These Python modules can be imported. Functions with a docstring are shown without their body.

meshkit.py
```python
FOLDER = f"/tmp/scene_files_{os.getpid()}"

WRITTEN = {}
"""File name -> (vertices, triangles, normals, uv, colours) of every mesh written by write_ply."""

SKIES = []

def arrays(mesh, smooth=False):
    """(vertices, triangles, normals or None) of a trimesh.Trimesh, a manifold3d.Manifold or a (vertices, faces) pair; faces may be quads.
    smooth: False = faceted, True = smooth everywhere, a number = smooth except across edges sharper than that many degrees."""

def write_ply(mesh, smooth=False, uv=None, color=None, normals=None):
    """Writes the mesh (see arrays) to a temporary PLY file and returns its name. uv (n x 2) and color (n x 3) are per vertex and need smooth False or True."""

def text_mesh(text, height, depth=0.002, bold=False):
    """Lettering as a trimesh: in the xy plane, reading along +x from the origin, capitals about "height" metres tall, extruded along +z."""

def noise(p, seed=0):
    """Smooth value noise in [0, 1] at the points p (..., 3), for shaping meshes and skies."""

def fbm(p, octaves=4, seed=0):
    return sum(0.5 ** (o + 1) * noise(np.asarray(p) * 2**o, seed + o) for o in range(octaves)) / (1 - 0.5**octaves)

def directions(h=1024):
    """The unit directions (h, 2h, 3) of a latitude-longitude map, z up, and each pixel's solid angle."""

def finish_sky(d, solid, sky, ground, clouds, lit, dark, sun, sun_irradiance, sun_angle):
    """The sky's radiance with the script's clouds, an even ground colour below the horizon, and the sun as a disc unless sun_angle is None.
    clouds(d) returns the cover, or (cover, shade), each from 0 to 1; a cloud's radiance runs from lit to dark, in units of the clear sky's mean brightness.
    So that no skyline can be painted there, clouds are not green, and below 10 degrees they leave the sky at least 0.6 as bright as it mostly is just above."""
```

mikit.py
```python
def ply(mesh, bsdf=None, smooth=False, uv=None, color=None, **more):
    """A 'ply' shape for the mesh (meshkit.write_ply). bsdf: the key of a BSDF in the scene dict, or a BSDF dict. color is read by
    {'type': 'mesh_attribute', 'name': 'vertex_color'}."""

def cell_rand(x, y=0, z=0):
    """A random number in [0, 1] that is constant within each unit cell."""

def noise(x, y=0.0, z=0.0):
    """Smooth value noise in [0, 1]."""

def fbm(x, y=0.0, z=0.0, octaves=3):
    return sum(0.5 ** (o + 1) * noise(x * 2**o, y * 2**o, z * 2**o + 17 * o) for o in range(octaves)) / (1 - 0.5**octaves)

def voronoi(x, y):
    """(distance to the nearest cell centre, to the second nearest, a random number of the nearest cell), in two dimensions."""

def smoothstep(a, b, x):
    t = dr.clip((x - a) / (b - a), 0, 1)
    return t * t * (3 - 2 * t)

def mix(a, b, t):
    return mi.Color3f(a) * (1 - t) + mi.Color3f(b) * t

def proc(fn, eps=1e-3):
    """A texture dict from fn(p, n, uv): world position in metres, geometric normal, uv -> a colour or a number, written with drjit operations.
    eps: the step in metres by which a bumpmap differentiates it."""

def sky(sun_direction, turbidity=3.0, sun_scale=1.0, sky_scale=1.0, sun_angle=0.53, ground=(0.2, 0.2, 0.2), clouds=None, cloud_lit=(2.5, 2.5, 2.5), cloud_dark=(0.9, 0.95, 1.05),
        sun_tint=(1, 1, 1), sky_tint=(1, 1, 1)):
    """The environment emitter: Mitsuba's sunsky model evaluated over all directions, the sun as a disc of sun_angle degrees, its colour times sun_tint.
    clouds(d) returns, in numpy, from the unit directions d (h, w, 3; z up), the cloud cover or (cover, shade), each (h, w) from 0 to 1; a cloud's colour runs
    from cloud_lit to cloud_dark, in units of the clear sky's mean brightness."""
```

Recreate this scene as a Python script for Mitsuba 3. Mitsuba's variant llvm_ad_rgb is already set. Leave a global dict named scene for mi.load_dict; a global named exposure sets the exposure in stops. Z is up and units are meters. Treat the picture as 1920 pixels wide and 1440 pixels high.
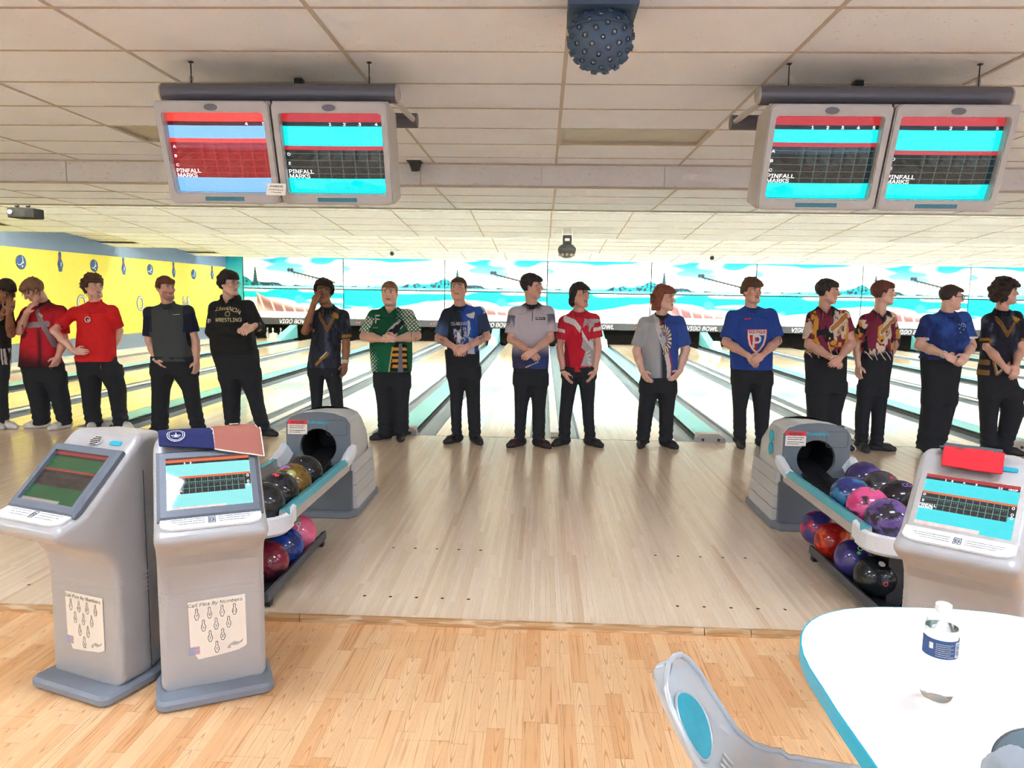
import math, random, numpy as np, trimesh, mitsuba as mi, drjit as dr, mikit, meshkit
import manifold3d as m3
from shapely.geometry import Polygon, Point, box as sbox
from shapely import affinity
import shapely
from scipy.spatial import cKDTree
random.seed(7); RNG = np.random.default_rng(7)
T = mi.ScalarTransform4f
scene, labels = {}, {}

# ---------------------------------------------------------------- camera, lights, exposure
FPX, YAW, PITCH, ROLL, EYE = 1374.2, 0.0407, 0.1186, 0.016, 1.5572
_f = np.array([-math.sin(YAW)*math.cos(PITCH), math.cos(YAW)*math.cos(PITCH), -math.sin(PITCH)])
_r = np.cross(_f, [0, 0, 1]); _r /= np.linalg.norm(_r); _u = np.cross(_r, _f)
_r, _u = math.cos(ROLL)*_r+math.sin(ROLL)*_u, -math.sin(ROLL)*_r+math.cos(ROLL)*_u
_o = np.array([0, 0, EYE])
scene['camera'] = {'type': 'perspective', 'fov_axis': 'x', 'fov': math.degrees(2*math.atan(960/FPX)), 'near_clip': 0.05, 'far_clip': 200.0,
                   'to_world': T().look_at(origin=_o.tolist(), target=(_o+_f).tolist(), up=_u.tolist())}
exposure = 0.0
COVE = (82, 77, 62)      # fluorescent strips in the ceiling coves over the lanes
COVE_FAR = (58, 58, 58)     # the strip in the last cove, which lights the mural
ROOM = (22.5, 26, 31)     # troffers over the lounge, behind the camera
SCREEN = 1.0

def at(px, py, y):
    """the point at distance y (along the lanes) that is seen at pixel px, py"""
    d = _f+_r*(px-960)/FPX+_u*(720-py)/FPX
    return _o+d*(y/d[1])

# ---------------------------------------------------------------- helpers
def lin(c):
    if isinstance(c, str): c = [int(c[i:i+2], 16) for i in (1, 3, 5)]
    c = np.asarray(c, float)/255
    return np.where(c < .04045, c/12.92, ((c+.055)/1.055)**2.4)

def C3(c, k=1.): return tuple(float(v)*k for v in lin(c))      # plain numbers, for textures

def tag(key, label=None, category=None, group=None, kind=None):
    d = {k: v for k, v in dict(label=label, category=category, group=group, kind=kind).items() if v}
    if d: labels.setdefault(key, {}).update(d)
    return key

USED = {}
def numbered(name):
    n = USED.get(name, 0); USED[name] = n+1
    return name if n == 0 else f'{name}_{n:03d}'

def thing(name, label, category, group=None, kind=None):
    return tag(numbered(name), label, category, group, kind)

def put(name, shape, parent=None, label=None, category=None, group=None, kind=None):
    key = numbered(f'{parent}__{name}' if parent else name)
    scene[key] = shape
    return tag(key, label, category, group, kind)

def obj(name, mesh, bsdf, parent=None, smooth=30, color=None, label=None, category=None, group=None, kind=None, uv=None, **more):
    if color is not None or uv is not None: smooth = smooth if smooth in (True, False) else True
    return put(name, mikit.ply(mesh, bsdf, smooth, uv=uv, color=color, **more), parent, label, category, group, kind)

def cat(ms): return trimesh.util.concatenate([m for m in ms])
def box(c, s): 
    m = trimesh.creation.box(s); m.apply_translation(c); return m
def bx(x0, x1, y0, y1, z0, z1): return box([(x0+x1)/2, (y0+y1)/2, (z0+z1)/2], [x1-x0, y1-y0, z1-z0])
def hull(p): return trimesh.convex.convex_hull(np.asarray(p))
_SP = trimesh.creation.icosphere(1).vertices
def rbox(c, s, r):
    s = np.asarray(s)/2-r
    return hull(np.vstack([_SP*r+np.array(c)+s*np.array([a, b, d]) for a in (-1, 1) for b in (-1, 1) for d in (-1, 1)]))
def cyl(a, b, r, n=20, r2=None):
    return tube([a, b], [r, r if r2 is None else r2], n)
def tube(pts, r, n=10, closed=False, flat=None):
    p = np.asarray(pts, float); m = len(p); r = np.broadcast_to(r, (m,))
    t = np.roll(p, -1, 0)-np.roll(p, 1, 0) if closed else np.gradient(p, axis=0)
    t /= np.linalg.norm(t, axis=1, keepdims=True)+1e-12
    a = np.cross(t[0], [0, 0, 1.] if abs(t[0, 2]) < .9 else [1., 0, 0]); A = []
    for k in range(m):
        a = a-t[k]*(a@t[k]); a /= np.linalg.norm(a); A.append(a)
    A = np.array(A); B = np.cross(t, A); g = np.arange(n)*2*np.pi/n
    fb = 1 if flat is None else flat
    v = (p[:, None]+r[:, None, None]*(np.cos(g)[None, :, None]*A[:, None]+fb*np.sin(g)[None, :, None]*B[:, None])).reshape(-1, 3)
    F = []
    for k in range(m if closed else m-1):
        k2 = (k+1) % m
        for j in range(n):
            j2 = (j+1) % n
            F += [[k*n+j, k*n+j2, k2*n+j2], [k*n+j, k2*n+j2, k2*n+j]]
    if not closed:
        v = np.vstack([v, p[0], p[-1]]); c0, c1 = len(v)-2, len(v)-1
        for j in range(n):
            j2 = (j+1) % n
            F += [[c0, j2, j], [c1, (m-1)*n+j, (m-1)*n+j2]]
    me = trimesh.Trimesh(v, F, process=False)
    if me.volume < 0: me.invert()
    return me
def lathe(prof, n=24, c=(0, 0, 0)):
    m = trimesh.creation.revolve(np.asarray(prof, float), sections=n)
    if m.volume < 0: m.invert()
    m.apply_translation(c); return m
def ext(poly, h, M=None):
    gs = getattr(poly, 'geoms', [poly])
    m = cat([trimesh.creation.extrude_polygon(g, h, engine='earcut') for g in gs])
    if M is not None: m.apply_transform(M)
    return m
def frame(o, ex, ey, ez):
    M = np.eye(4); M[:3, 0], M[:3, 1], M[:3, 2], M[:3, 3] = ex, ey, ez, o; return M
def XZ(o): return frame(o, [1, 0, 0], [0, 0, 1], [0, -1, 0])      # 2D drawing standing up, facing -y (towards the camera)
def rotz(a, o=(0, 0, 0)):
    M = trimesh.transformations.rotation_matrix(a, [0, 0, 1]); M[:3, 3] = o; return M
def slab(poly, z0, z1, b):
    """convex plate with chamfered edges"""
    a = np.array(poly.exterior.coords)[:, :2]; i = np.array(poly.buffer(-b).exterior.coords)[:, :2]
    st = lambda q, z: np.c_[q, np.full(len(q), z)]
    return hull(np.vstack([st(a, z0+b), st(a, z1-b), st(i, z0), st(i, z1)]))
def rrect(x0, x1, y0, y1, r): return sbox(x0+r, y0+r, x1-r, y1-r).buffer(r, 6)
def moved(m, M):
    m = m.copy(); m.apply_transform(M); return m
_txt = {}
def text2(s, h, bold=True, depth=.002):
    k = (s, bold)
    if k not in _txt: _txt[k] = meshkit.text_mesh(s, 1.0, .1, bold)
    m = _txt[k].copy(); m.vertices[:, :2] *= h; m.vertices[:, 2] *= depth/.1
    m.vertices[:, 0] -= m.bounds[:, 0].mean(); m.vertices[:, 1] -= h/2
    return m

# ---------------------------------------------------------------- materials
def rgb(c): return {'type': 'rgb', 'value': lin(c).tolist()}
def mat(name, c, rough=.5, spec=.5, metal=0., coat=0., coatg=.9, tex=None, sheen=0.):
    b = {'type': 'principled', 'base_color': tex if tex else rgb(c), 'roughness': rough, 'specular': spec, 'metallic': metal}
    if coat: b |= {'clearcoat': coat, 'clearcoat_gloss': coatg}
    if sheen: b |= {'sheen': sheen}
    scene[name] = {'type': 'twosided', 'bsdf': b}
    return name
VC = {'type': 'mesh_attribute', 'name': 'vertex_color'}
mat('m_cloth', 0, .85, .2, tex=VC); mat('m_skin', 0, .5, .4, tex=VC); mat('m_hair', 0, .6, .35, tex=VC); mat('m_shoe', 0, .5, .4, tex=VC)
mat('m_ball', 0, .10, .45, coat=.35, coatg=.97, tex=VC); mat('m_print', 0, .6, .3, tex=VC)
mat('m_black', (22, 23, 26), .45); mat('m_blackcloth', (38, 41, 46), .9, .2); mat('m_darkgrey', (62, 66, 72), .45)
mat('m_deepblack', (7, 7, 8), .6, .2)
mat('m_white', (238, 240, 242), .35); mat('m_offwhite', (222, 221, 216), .4); mat('m_red', (205, 45, 50), .5); mat('m_gold', (176, 132, 62), .6)
mat('m_teal', (64, 150, 160), .3); mat('m_teal_bright', (25, 165, 190), .3); mat('m_capteal', (118, 214, 214), .3)
mat('m_kiosk', (166, 165, 164), .32, coat=.3); mat('m_kioskfront', (214, 213, 211), .32, coat=.3); mat('m_kioskpad', (222, 226, 230), .3); mat('m_bezel', (88, 95, 104), .4); mat('m_kbase', (118, 126, 136), .45)
mat('m_tvgrey', (171, 167, 163), .3, coat=.3); mat('m_tube', (92, 90, 97), .35); mat('m_plate', (45, 110, 125), .4)
mat('m_hood', (94, 102, 108), .4); mat('m_hoodside', (186, 187, 187), .4); mat('m_plinth', (112, 120, 128), .5); mat('m_return_white', (220, 226, 232), .3, coat=.3)
mat('m_gutter', (126, 138, 148), .3); mat('m_metal', (170, 172, 175), .3, metal=.8); mat('m_star', (58, 78, 100), .45); mat('m_lens', (182, 172, 160), .1)
mat('m_navy', (38, 42, 82), .9, .2); mat('m_leather', (150, 92, 78), .8, .3); mat('m_paper', (226, 220, 208), .7); mat('m_ink', (75, 70, 68), .7)
mat('m_redcloth', (200, 45, 52), .9, .2); mat('m_greycloth', (70, 76, 80), .9, .2); mat('m_silver', (175, 180, 186), .25, metal=.35)
mat('m_bouncefloor', (222, 224, 228), .5)  # pale colour of the added floor that bounces neutral light
mat('m_bluewall', (113, 137, 172), .7, .3); mat('m_yellow', (255, 234, 92), .55, .4); mat('m_dado', (128, 147, 172), .7, .3); mat('m_wall', (226, 224, 222), .8)
mat('m_grid', (190, 180, 168), .6); mat('m_lightlens', (176, 168, 152), .4); mat('m_decalblue', (58, 88, 150), .6)
mat('m_tabletop', (240, 240, 240), .35); mat('m_label', (45, 75, 125), .5); mat('m_pinkring', (240, 80, 120), .4); mat('m_greenring', (90, 210, 120), .4)
scene['m_glassy'] = {'type': 'thindielectric', 'int_ior': 1.35}
scene['m_water'] = {'type': 'dielectric', 'int_ior': 1.33}
mat('m_lettergold', (214, 200, 160), .8); mat('m_letterwhite', (235, 235, 235), .8)

def t_tile(p, n, uv):
    s = mikit.noise(p.x*95, p.y*95, p.z*95); w = mikit.fbm(p.x*3, p.y*3, 2.)
    spot = mikit.smoothstep(.80, .9, s*.75+mikit.noise(p.x*33, p.y*61, p.z*40)*.3)
    base = mikit.mix(C3((238, 241, 248)), C3((230, 232, 239)), w)
    return mikit.mix(base, C3((184, 178, 174)), spot*.75)
mat('m_tile', 0, .85, .2, tex=mikit.proc(t_tile))

def t_approach(p, n, uv):
    W = .02712
    i = dr.floor((p.x+20)/W); L = 1.1+mikit.cell_rand(i, 3)*.8
    j = dr.floor((p.y+mikit.cell_rand(i, 9)*2)/L)
    t = mikit.cell_rand(i, j, 5)
    g = mikit.fbm(p.x*260, p.y*7, t*40)
    c = mikit.mix(C3((222, 198, 168)), C3((234, 214, 190)), t)
    c = mikit.mix(c, C3((205, 170, 132)), mikit.smoothstep(.45, .95, g)*.45)
    return mikit.mix(c, C3((196, 160, 122)), mikit.smoothstep(.93, .99, t)*.55)
mat('m_approach', 0, .22, .5, tex=mikit.proc(t_approach), coat=.5, coatg=.85)

def t_lane(p, n, uv):
    W = .027
    i = dr.floor((p.x+20)/W); j = dr.floor(p.y/(1.2+mikit.cell_rand(i, 4)*.6)+mikit.cell_rand(i, 7))
    t = mikit.cell_rand(i, j, 2)
    g = mikit.fbm(p.x*200, p.y*5, 3.)
    c = mikit.mix(C3((234, 204, 168)), C3((242, 222, 192)), t)
    c = mikit.mix(c, C3((206, 160, 116)), mikit.smoothstep(.5, 1., g)*.35)
    # scattered dark arrows' splice zone, where maple and pine boards meet
    z = mikit.smoothstep(12.2, 12.3, p.y+t*.7)*(1-mikit.smoothstep(12.3, 12.5, p.y-t*.5))
    return mikit.mix(c, C3((190, 120, 80)), z*.35)
mat('m_lane', 0, .07, .8, tex=mikit.proc(t_lane), coat=1., coatg=.95)

def t_laminate(p, n, uv):
    W = .0655
    i = dr.floor((p.x+10)/W); r = mikit.cell_rand(i, 1)
    L = .42; yy = p.y+r*1.7; j = dr.floor(yy/L); t = mikit.cell_rand(i, j, 3); t2 = mikit.cell_rand(i, j, 8); t3 = mikit.cell_rand(i, j, 12)
    xl = ((p.x+10)/W-i)*2-1; yl = yy/L-j
    wob = mikit.fbm(p.x*14+t*30, p.y*3.0, t2*9)*1.2
    sgn = dr.select(t2 > .5, 1., -1.)
    arch = yl*sgn*1.25+dr.square(xl+(t-.5)*.7)*1.9+wob*.75
    a1 = dr.abs(dr.sin(arch*8.)); a1 = mikit.smoothstep(.45, 1., 1-a1)
    st = mikit.smoothstep(.5, .85, mikit.fbm(p.x*170, p.y*5, t*20))
    ring = dr.select(t3 > .45, a1*.8, st*.9)
    c = mikit.mix(C3((222, 166, 112)), C3((244, 204, 156)), t)
    c = mikit.mix(c, C3((184, 116, 62)), ring*.75)
    c = mikit.mix(c, C3((206, 146, 92)), mikit.smoothstep(.75, 1., t)*.3+mikit.smoothstep(.6, .9, mikit.fbm(p.x*420, p.y*16, 1.))*.12)
    e = mikit.smoothstep(.96, 1., dr.abs(xl))*.25+mikit.smoothstep(.493, .5, dr.abs(yl-.5))*.25
    return mikit.mix(c, C3((140, 88, 50)), e*1.5)
mat('m_laminate', 0, .3, .45, tex=mikit.proc(t_laminate), coat=.25, coatg=.8)

def t_trim(p, n, uv):
    g = mikit.fbm(p.x*6, p.z*160, p.y*90); k = mikit.smoothstep(.5, .66, mikit.fbm(p.x*9, p.z*70, 5.))
    c = mikit.mix(C3((196, 158, 110)), C3((140, 100, 60)), g)
    return mikit.mix(c, C3((226, 208, 176)), k*.4)
mat('m_trim', 0, .6, .3, tex=mikit.proc(t_trim))

SEAM = .117; PAN = 3.41; YM = 24.5
def t_mural(p, n, uv):
    X = (p.x-SEAM+PAN+2*PAN*8)/(2*PAN); X = (X-dr.floor(X))*2*PAN      # 0 = seam with the island
    Xc = dr.select(X > PAN, X-2*PAN, X)                                    # -3.41 .. 3.41
    z = p.z
    white, cyan = C3((244, 252, 255)), C3((0, 196, 210))
    # upper board: sky with clouds
    cl = mikit.fbm(Xc*.55+3, z*2.1, 1.); cover = mikit.smoothstep(.40, .50, cl+.10-.20*mikit.smoothstep(2.35, 2.8, z))
    sky = mikit.mix(C3((150, 228, 244)), C3((10, 178, 224)), mikit.smoothstep(1.95, 2.75, z))
    up = mikit.mix(sky, white, cover)
    up = mikit.mix(up, C3((60, 205, 224)), (1-mikit.smoothstep(1.80, 1.90, z))*.75)
    hill = 1.81+.26*dr.exp(-dr.square((Xc+.05)/.36))+.12*dr.exp(-dr.square((Xc+.9)/.5))+.12*dr.exp(-dr.square((Xc-.75)/.5))+.07*(mikit.noise(Xc*9, 1.)-.5)
    land = (1-mikit.smoothstep(-.01, .01, z-hill))*mikit.smoothstep(1.79, 1.80, z)
    lc = mikit.mix(C3((10, 150, 165)), C3((22, 50, 66)), mikit.smoothstep(.46, .6, mikit.fbm(Xc*16, z*16, 2.)+.12*mikit.smoothstep(.2, .7, Xc)))
    up = mikit.mix(up, lc, land)
    tx = Xc-.42; th = z-1.82
    fir = (1-mikit.smoothstep(.0, .02, dr.abs(tx)-(.62-th)*.16*(.55+.45*dr.abs(dr.sin(th*38)))))*mikit.smoothstep(0., .01, th)*(1-mikit.smoothstep(.58, .6, th))
    up = mikit.mix(up, C3((20, 62, 74)), fir)
    def coast(x0):
        u = X-x0; top = 2.29-.24*u
        rail = (1-mikit.smoothstep(.018, .032, dr.abs(z-top)))*mikit.smoothstep(0., .02, u)*(1-mikit.smoothstep(1.5, 1.55, u))
        fr = dr.abs(u*8-dr.floor(u*8)-.5); post = mikit.smoothstep(.28, .40, fr)*(1-mikit.smoothstep(-.02, 0., z-top))*mikit.smoothstep(0., .05, z-(top-.22+.1*u))*mikit.smoothstep(0., .02, u)*(1-mikit.smoothstep(1.3, 1.4, u))
        tops = (1-mikit.smoothstep(.05, .07, dr.sqrt(dr.square(dr.abs(u)-.05)+dr.square(z-2.33))))
        return rail*.95+post*.7+tops*.95
    up = mikit.mix(up, C3((26, 26, 38)), dr.minimum(coast(1.62), 1.))
    # lower board: sea, beach and the timber fan of the coaster
    b1 = 1.05+.22*mikit.fbm(Xc*.8, 2., 7.)+.18*dr.sin(Xc*.9+1.0)
    sea = mikit.smoothstep(-.02, .02, z-b1-.06)*(1-mikit.smoothstep(.48, .62, mikit.fbm(Xc*.7, z*4.5, 4.)*.75+.25*mikit.smoothstep(1.5, 1.66, z)))
    lo = mikit.mix(white, cyan, sea)
    u = X-.45; fanh = .98+.6*dr.exp(-u*1.1); fan = mikit.smoothstep(0., .02, u)*(1-mikit.smoothstep(2.1, 2.2, u))*(1-mikit.smoothstep(-.02, .02, z-fanh))*mikit.smoothstep(.93, .95, z)
    sl = dr.abs(dr.sin((u-(1.7-z)*.35)*9.)); fc = mikit.mix(C3((226, 190, 190)), C3((150, 100, 106)), mikit.smoothstep(.15, .5, sl)*mikit.smoothstep(.0, .2, fanh-z+.05)*(1-mikit.smoothstep(.22, .5, fanh-z-.05*u)))
    lo = mikit.mix(lo, fc, fan)
    ball = 1-mikit.smoothstep(.15, .17, dr.sqrt(dr.square(Xc-1.9)+dr.square((z-1.36)*1.1)))
    lo = mikit.mix(lo, C3((60, 205, 215)), ball)
    return dr.select(z > 1.705, up, lo)
mat('m_mural', 0, .5, .3, tex=mikit.proc(t_mural))

# screens: uv = (variant + u, v); v from the bottom
def t_screen(p, n, uv):
    k = dr.floor(uv.x+1e-4); u = uv.x-k; v = uv.y
    red, dark, cy = C3((225, 40, 45)), C3((22, 38, 42)), C3((0, 225, 225))
    warm = (k == 0)
    redc = dr.select(warm, mi.Color3f(C3((255, 60, 50), 1.5)), dr.select(k == 3, mi.Color3f(C3((205, 60, 66))), mi.Color3f(C3((200, 45, 52)))))
    drk = dr.select(warm, mi.Color3f(C3((150, 30, 40))), mi.Color3f(dark))
    hd = dr.select(warm, mi.Color3f(C3((90, 20, 25))), mi.Color3f(dark))
    cyc = dr.select(warm, mi.Color3f(C3((130, 190, 240), 1.2)), mi.Color3f(cy)*1.25)
    a, b = dr.select((k == 1) | (k == 3), .595, .68), dr.select((k == 1) | (k == 3), .545, .63)
    c = mi.Color3f(cyc)
    gx = (u-.32)*8.0; gfx = dr.abs(gx-dr.floor(gx)-.5); gy = v*12.; gfy = dr.abs(gy-dr.floor(gy)-.5)
    line = dr.maximum(mikit.smoothstep(.455, .48, gfx)*mikit.smoothstep(.29, .30, u), mikit.smoothstep(.44, .47, gfy))
    inner = mikit.smoothstep(.0, .03, gx-dr.floor(gx)-.3)*mikit.smoothstep(.28, .30, u)*(1-mikit.smoothstep(.25, .28, dr.abs(dr.abs(gfy-.25)-.0)-.2))*mikit.smoothstep(.4, .43, v)*.35
    body = mikit.mix(drk, dr.select(warm, mi.Color3f(C3((205, 60, 70))), mi.Color3f(C3((92, 116, 118)))), dr.minimum(line+inner*.7, 1)*.8)
    c = dr.select((v > .19) & (v < b), body, c)
    c = dr.select((v >= b) & (v < a), redc, c)
    c = dr.select((v > .835) & (v < .885), hd, c)
    return dr.select(v >= .885, redc, c)*SCREEN
def t_kscreen(p, n, uv):
    k = dr.floor(uv.x+1e-4); u = uv.x-k; v = uv.y
    green = (k == 0)  # first kiosk: a dark greenish reflection is put into the screen colour
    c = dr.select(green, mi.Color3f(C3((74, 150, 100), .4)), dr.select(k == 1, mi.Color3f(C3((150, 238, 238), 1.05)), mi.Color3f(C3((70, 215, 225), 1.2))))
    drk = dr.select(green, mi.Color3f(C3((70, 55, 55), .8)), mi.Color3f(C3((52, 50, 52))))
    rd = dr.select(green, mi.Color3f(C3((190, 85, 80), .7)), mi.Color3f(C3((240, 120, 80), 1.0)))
    gx = (u-.19)/.073; gfx = dr.abs(gx-dr.floor(gx)-.5); gy = (v-.30)/.12; gfy = dr.abs(gy-dr.floor(gy)-.5)
    g2 = dr.abs(gx*3-dr.floor(gx*3)-.5)
    line = dr.maximum(mikit.smoothstep(.44, .47, gfx)*mikit.smoothstep(.18, .185, u), mikit.smoothstep(.45, .48, gfy))
    top = (gy-dr.floor(gy)); l2 = mikit.smoothstep(.38, .45, g2)*mikit.smoothstep(.55, .58, top)*mikit.smoothstep(.46, .47, v)+mikit.smoothstep(.42, .45, gfx)*0
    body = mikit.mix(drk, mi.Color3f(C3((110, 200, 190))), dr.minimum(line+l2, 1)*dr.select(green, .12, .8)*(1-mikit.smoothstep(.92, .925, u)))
    c = dr.select((v > .32) & (v < .62) & ((u < .925) | (v > .42)), body, c)
    c = dr.select((v >= .62) & (v < .66), rd, c)
    c = dr.select((v > .9) & (v < .945), drk, c)
    c = dr.select(v >= .945, dr.select(k == 2, mi.Color3f(C3((190, 60, 66))), rd), c)
    soft = mikit.mix(C3((250, 244, 240)), C3((250, 215, 210)), mikit.noise(u*30, v*3))
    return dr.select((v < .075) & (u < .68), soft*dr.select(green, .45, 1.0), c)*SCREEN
mat('m_glass_black', (8, 8, 9), .04, .6)
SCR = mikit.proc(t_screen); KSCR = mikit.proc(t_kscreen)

# ---------------------------------------------------------------- implicit surfaces
class Vol:
    """signed distance field on a regular grid; shapes are blended in and the surface is drawn out of it"""
    def __init__(s, lo, hi, h):
        s.h = h; s.o = np.asarray(lo, float)-3*h; s.n = np.ceil((np.asarray(hi)-s.o)/h).astype(int)+4
        s.d = np.full(s.n, 1., np.float32); s.ax = [(s.o[k]+h*np.arange(s.n[k])).astype(np.float32) for k in range(3)]
    def win(s, lo, hi):
        a = np.clip(np.floor((lo-s.o)/s.h).astype(int), 0, s.n); b = np.clip(np.ceil((hi-s.o)/s.h).astype(int)+1, 0, s.n)
        return tuple(slice(i, j) for i, j in zip(a, b))
    def grid(s, w): return s.ax[0][w[0]][:, None, None], s.ax[1][w[1]][None, :, None], s.ax[2][w[2]][None, None, :]
    def mixin(s, w, d, k, op='u'):
        o = s.d[w]
        if op == 'u':
            if k > 0:
                h = np.maximum(k-np.abs(o-d), 0)/k; s.d[w] = np.minimum(o, d)-h*h*k*.25
            else: s.d[w] = np.minimum(o, d)
        else:
            if k > 0:
                h = np.maximum(k-np.abs(o+d), 0)/k; s.d[w] = np.maximum(o, -d)+h*h*k*.25
            else: s.d[w] = np.maximum(o, -d)
    def cone(s, a, b, ra, rb, k=.02, op='u', cut=None):
        a, b = np.asarray(a, float), np.asarray(b, float); r = max(ra, rb)+k+3*s.h
        w = s.win(np.minimum(a, b)-r, np.maximum(a, b)+r); x, y, z = s.grid(w)
        ba = b-a; L = ba@ba+1e-9
        t = np.clip(((x-a[0])*ba[0]+(y-a[1])*ba[1]+(z-a[2])*ba[2])/L, 0, 1)
        d = np.sqrt((x-a[0]-t*ba[0])**2+(y-a[1]-t*ba[1])**2+(z-a[2]-t*ba[2])**2)-(ra+(rb-ra)*t)
        if cut is not None:
            c, nn = cut; d = np.maximum(d, (x-c[0])*nn[0]+(y-c[1])*nn[1]+(z-c[2])*nn[2])
        s.mixin(w, d, k, op)
    def ell(s, c, R, r, k=.01, op='u'):
        c = np.asarray(c, float); m = max(r)+k+3*s.h; w = s.win(c-m, c+m); x, y, z = s.grid(w); x, y, z = x-c[0], y-c[1], z-c[2]
        q = [(x*R[i][0]+y*R[i][1]+z*R[i][2])/r[i] for i in range(3)]
        k0 = np.sqrt(q[0]**2+q[1]**2+q[2]**2); k1 = np.sqrt((q[0]/r[0])**2+(q[1]/r[1])**2+(q[2]/r[2])**2)+1e-6
        s.mixin(w, k0*(k0-1)/k1, k, op)
    def loft(s, zs, cx, hw, cy, hd, k=.02, p=2.4):
        zs = np.asarray(zs, float); i = np.argsort(zs); zs = zs[i]; cx, hw, cy, hd = (np.broadcast_to(np.asarray(v, float), zs.shape)[i] for v in (cx, hw, cy, hd))
        lo = np.array([(cx-hw).min(), (cy-hd).min(), zs[0]])-k-3*s.h; hi = np.array([(cx+hw).max(), (cy+hd).max(), zs[-1]])+k+3*s.h
        w = s.win(lo, hi); x, y, z = s.grid(w); zz = z[0, 0]
        f = lambda v: np.interp(zz, zs, v)[None, None, :].astype(np.float32)
        X, Y, A, B = f(cx), f(cy), f(hw), f(hd)
        d = ((np.abs((x-X)/A)**p+np.abs((y-Y)/B)**p)**(1/p)-1)*np.minimum(A, B)
        d = np.maximum(d, np.maximum(zs[0]-z, z-zs[-1]))
        s.mixin(w, d, k)
    def mesh(s):
        d, h = s.d, s.h; S = d < 0; n = s.n-1
        cnt = np.zeros(n, np.int8)
        C = [(a, b, c) for a in (0, 1) for b in (0, 1) for c in (0, 1)]
        sl = lambda a, b, c: (slice(a, a+n[0]), slice(b, b+n[1]), slice(c, c+n[2]))
        for q in C: cnt += S[sl(*q)]
        I = np.argwhere((cnt > 0) & (cnt < 8)); idx = np.full(n, -1, np.int64); idx[tuple(I.T)] = np.arange(len(I))
        val = {q: d[tuple((I+q).T)] for q in C}; P = np.zeros((len(I), 3)); W = np.zeros(len(I))
        for q in C:
            for k in range(3):
                if q[k] == 0:
                    e = list(q); e[k] = 1; e = tuple(e); a, b = val[q], val[e]; m = (a < 0) != (b < 0)
                    t = np.where(m, a/np.where(m, a-b, 1), 0)
                    p = np.broadcast_to(np.array(q, float), P.shape).copy(); p[:, k] += t
                    P += p*m[:, None]; W += m
        V = s.o+h*(I+P/W[:, None]); F = []
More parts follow.
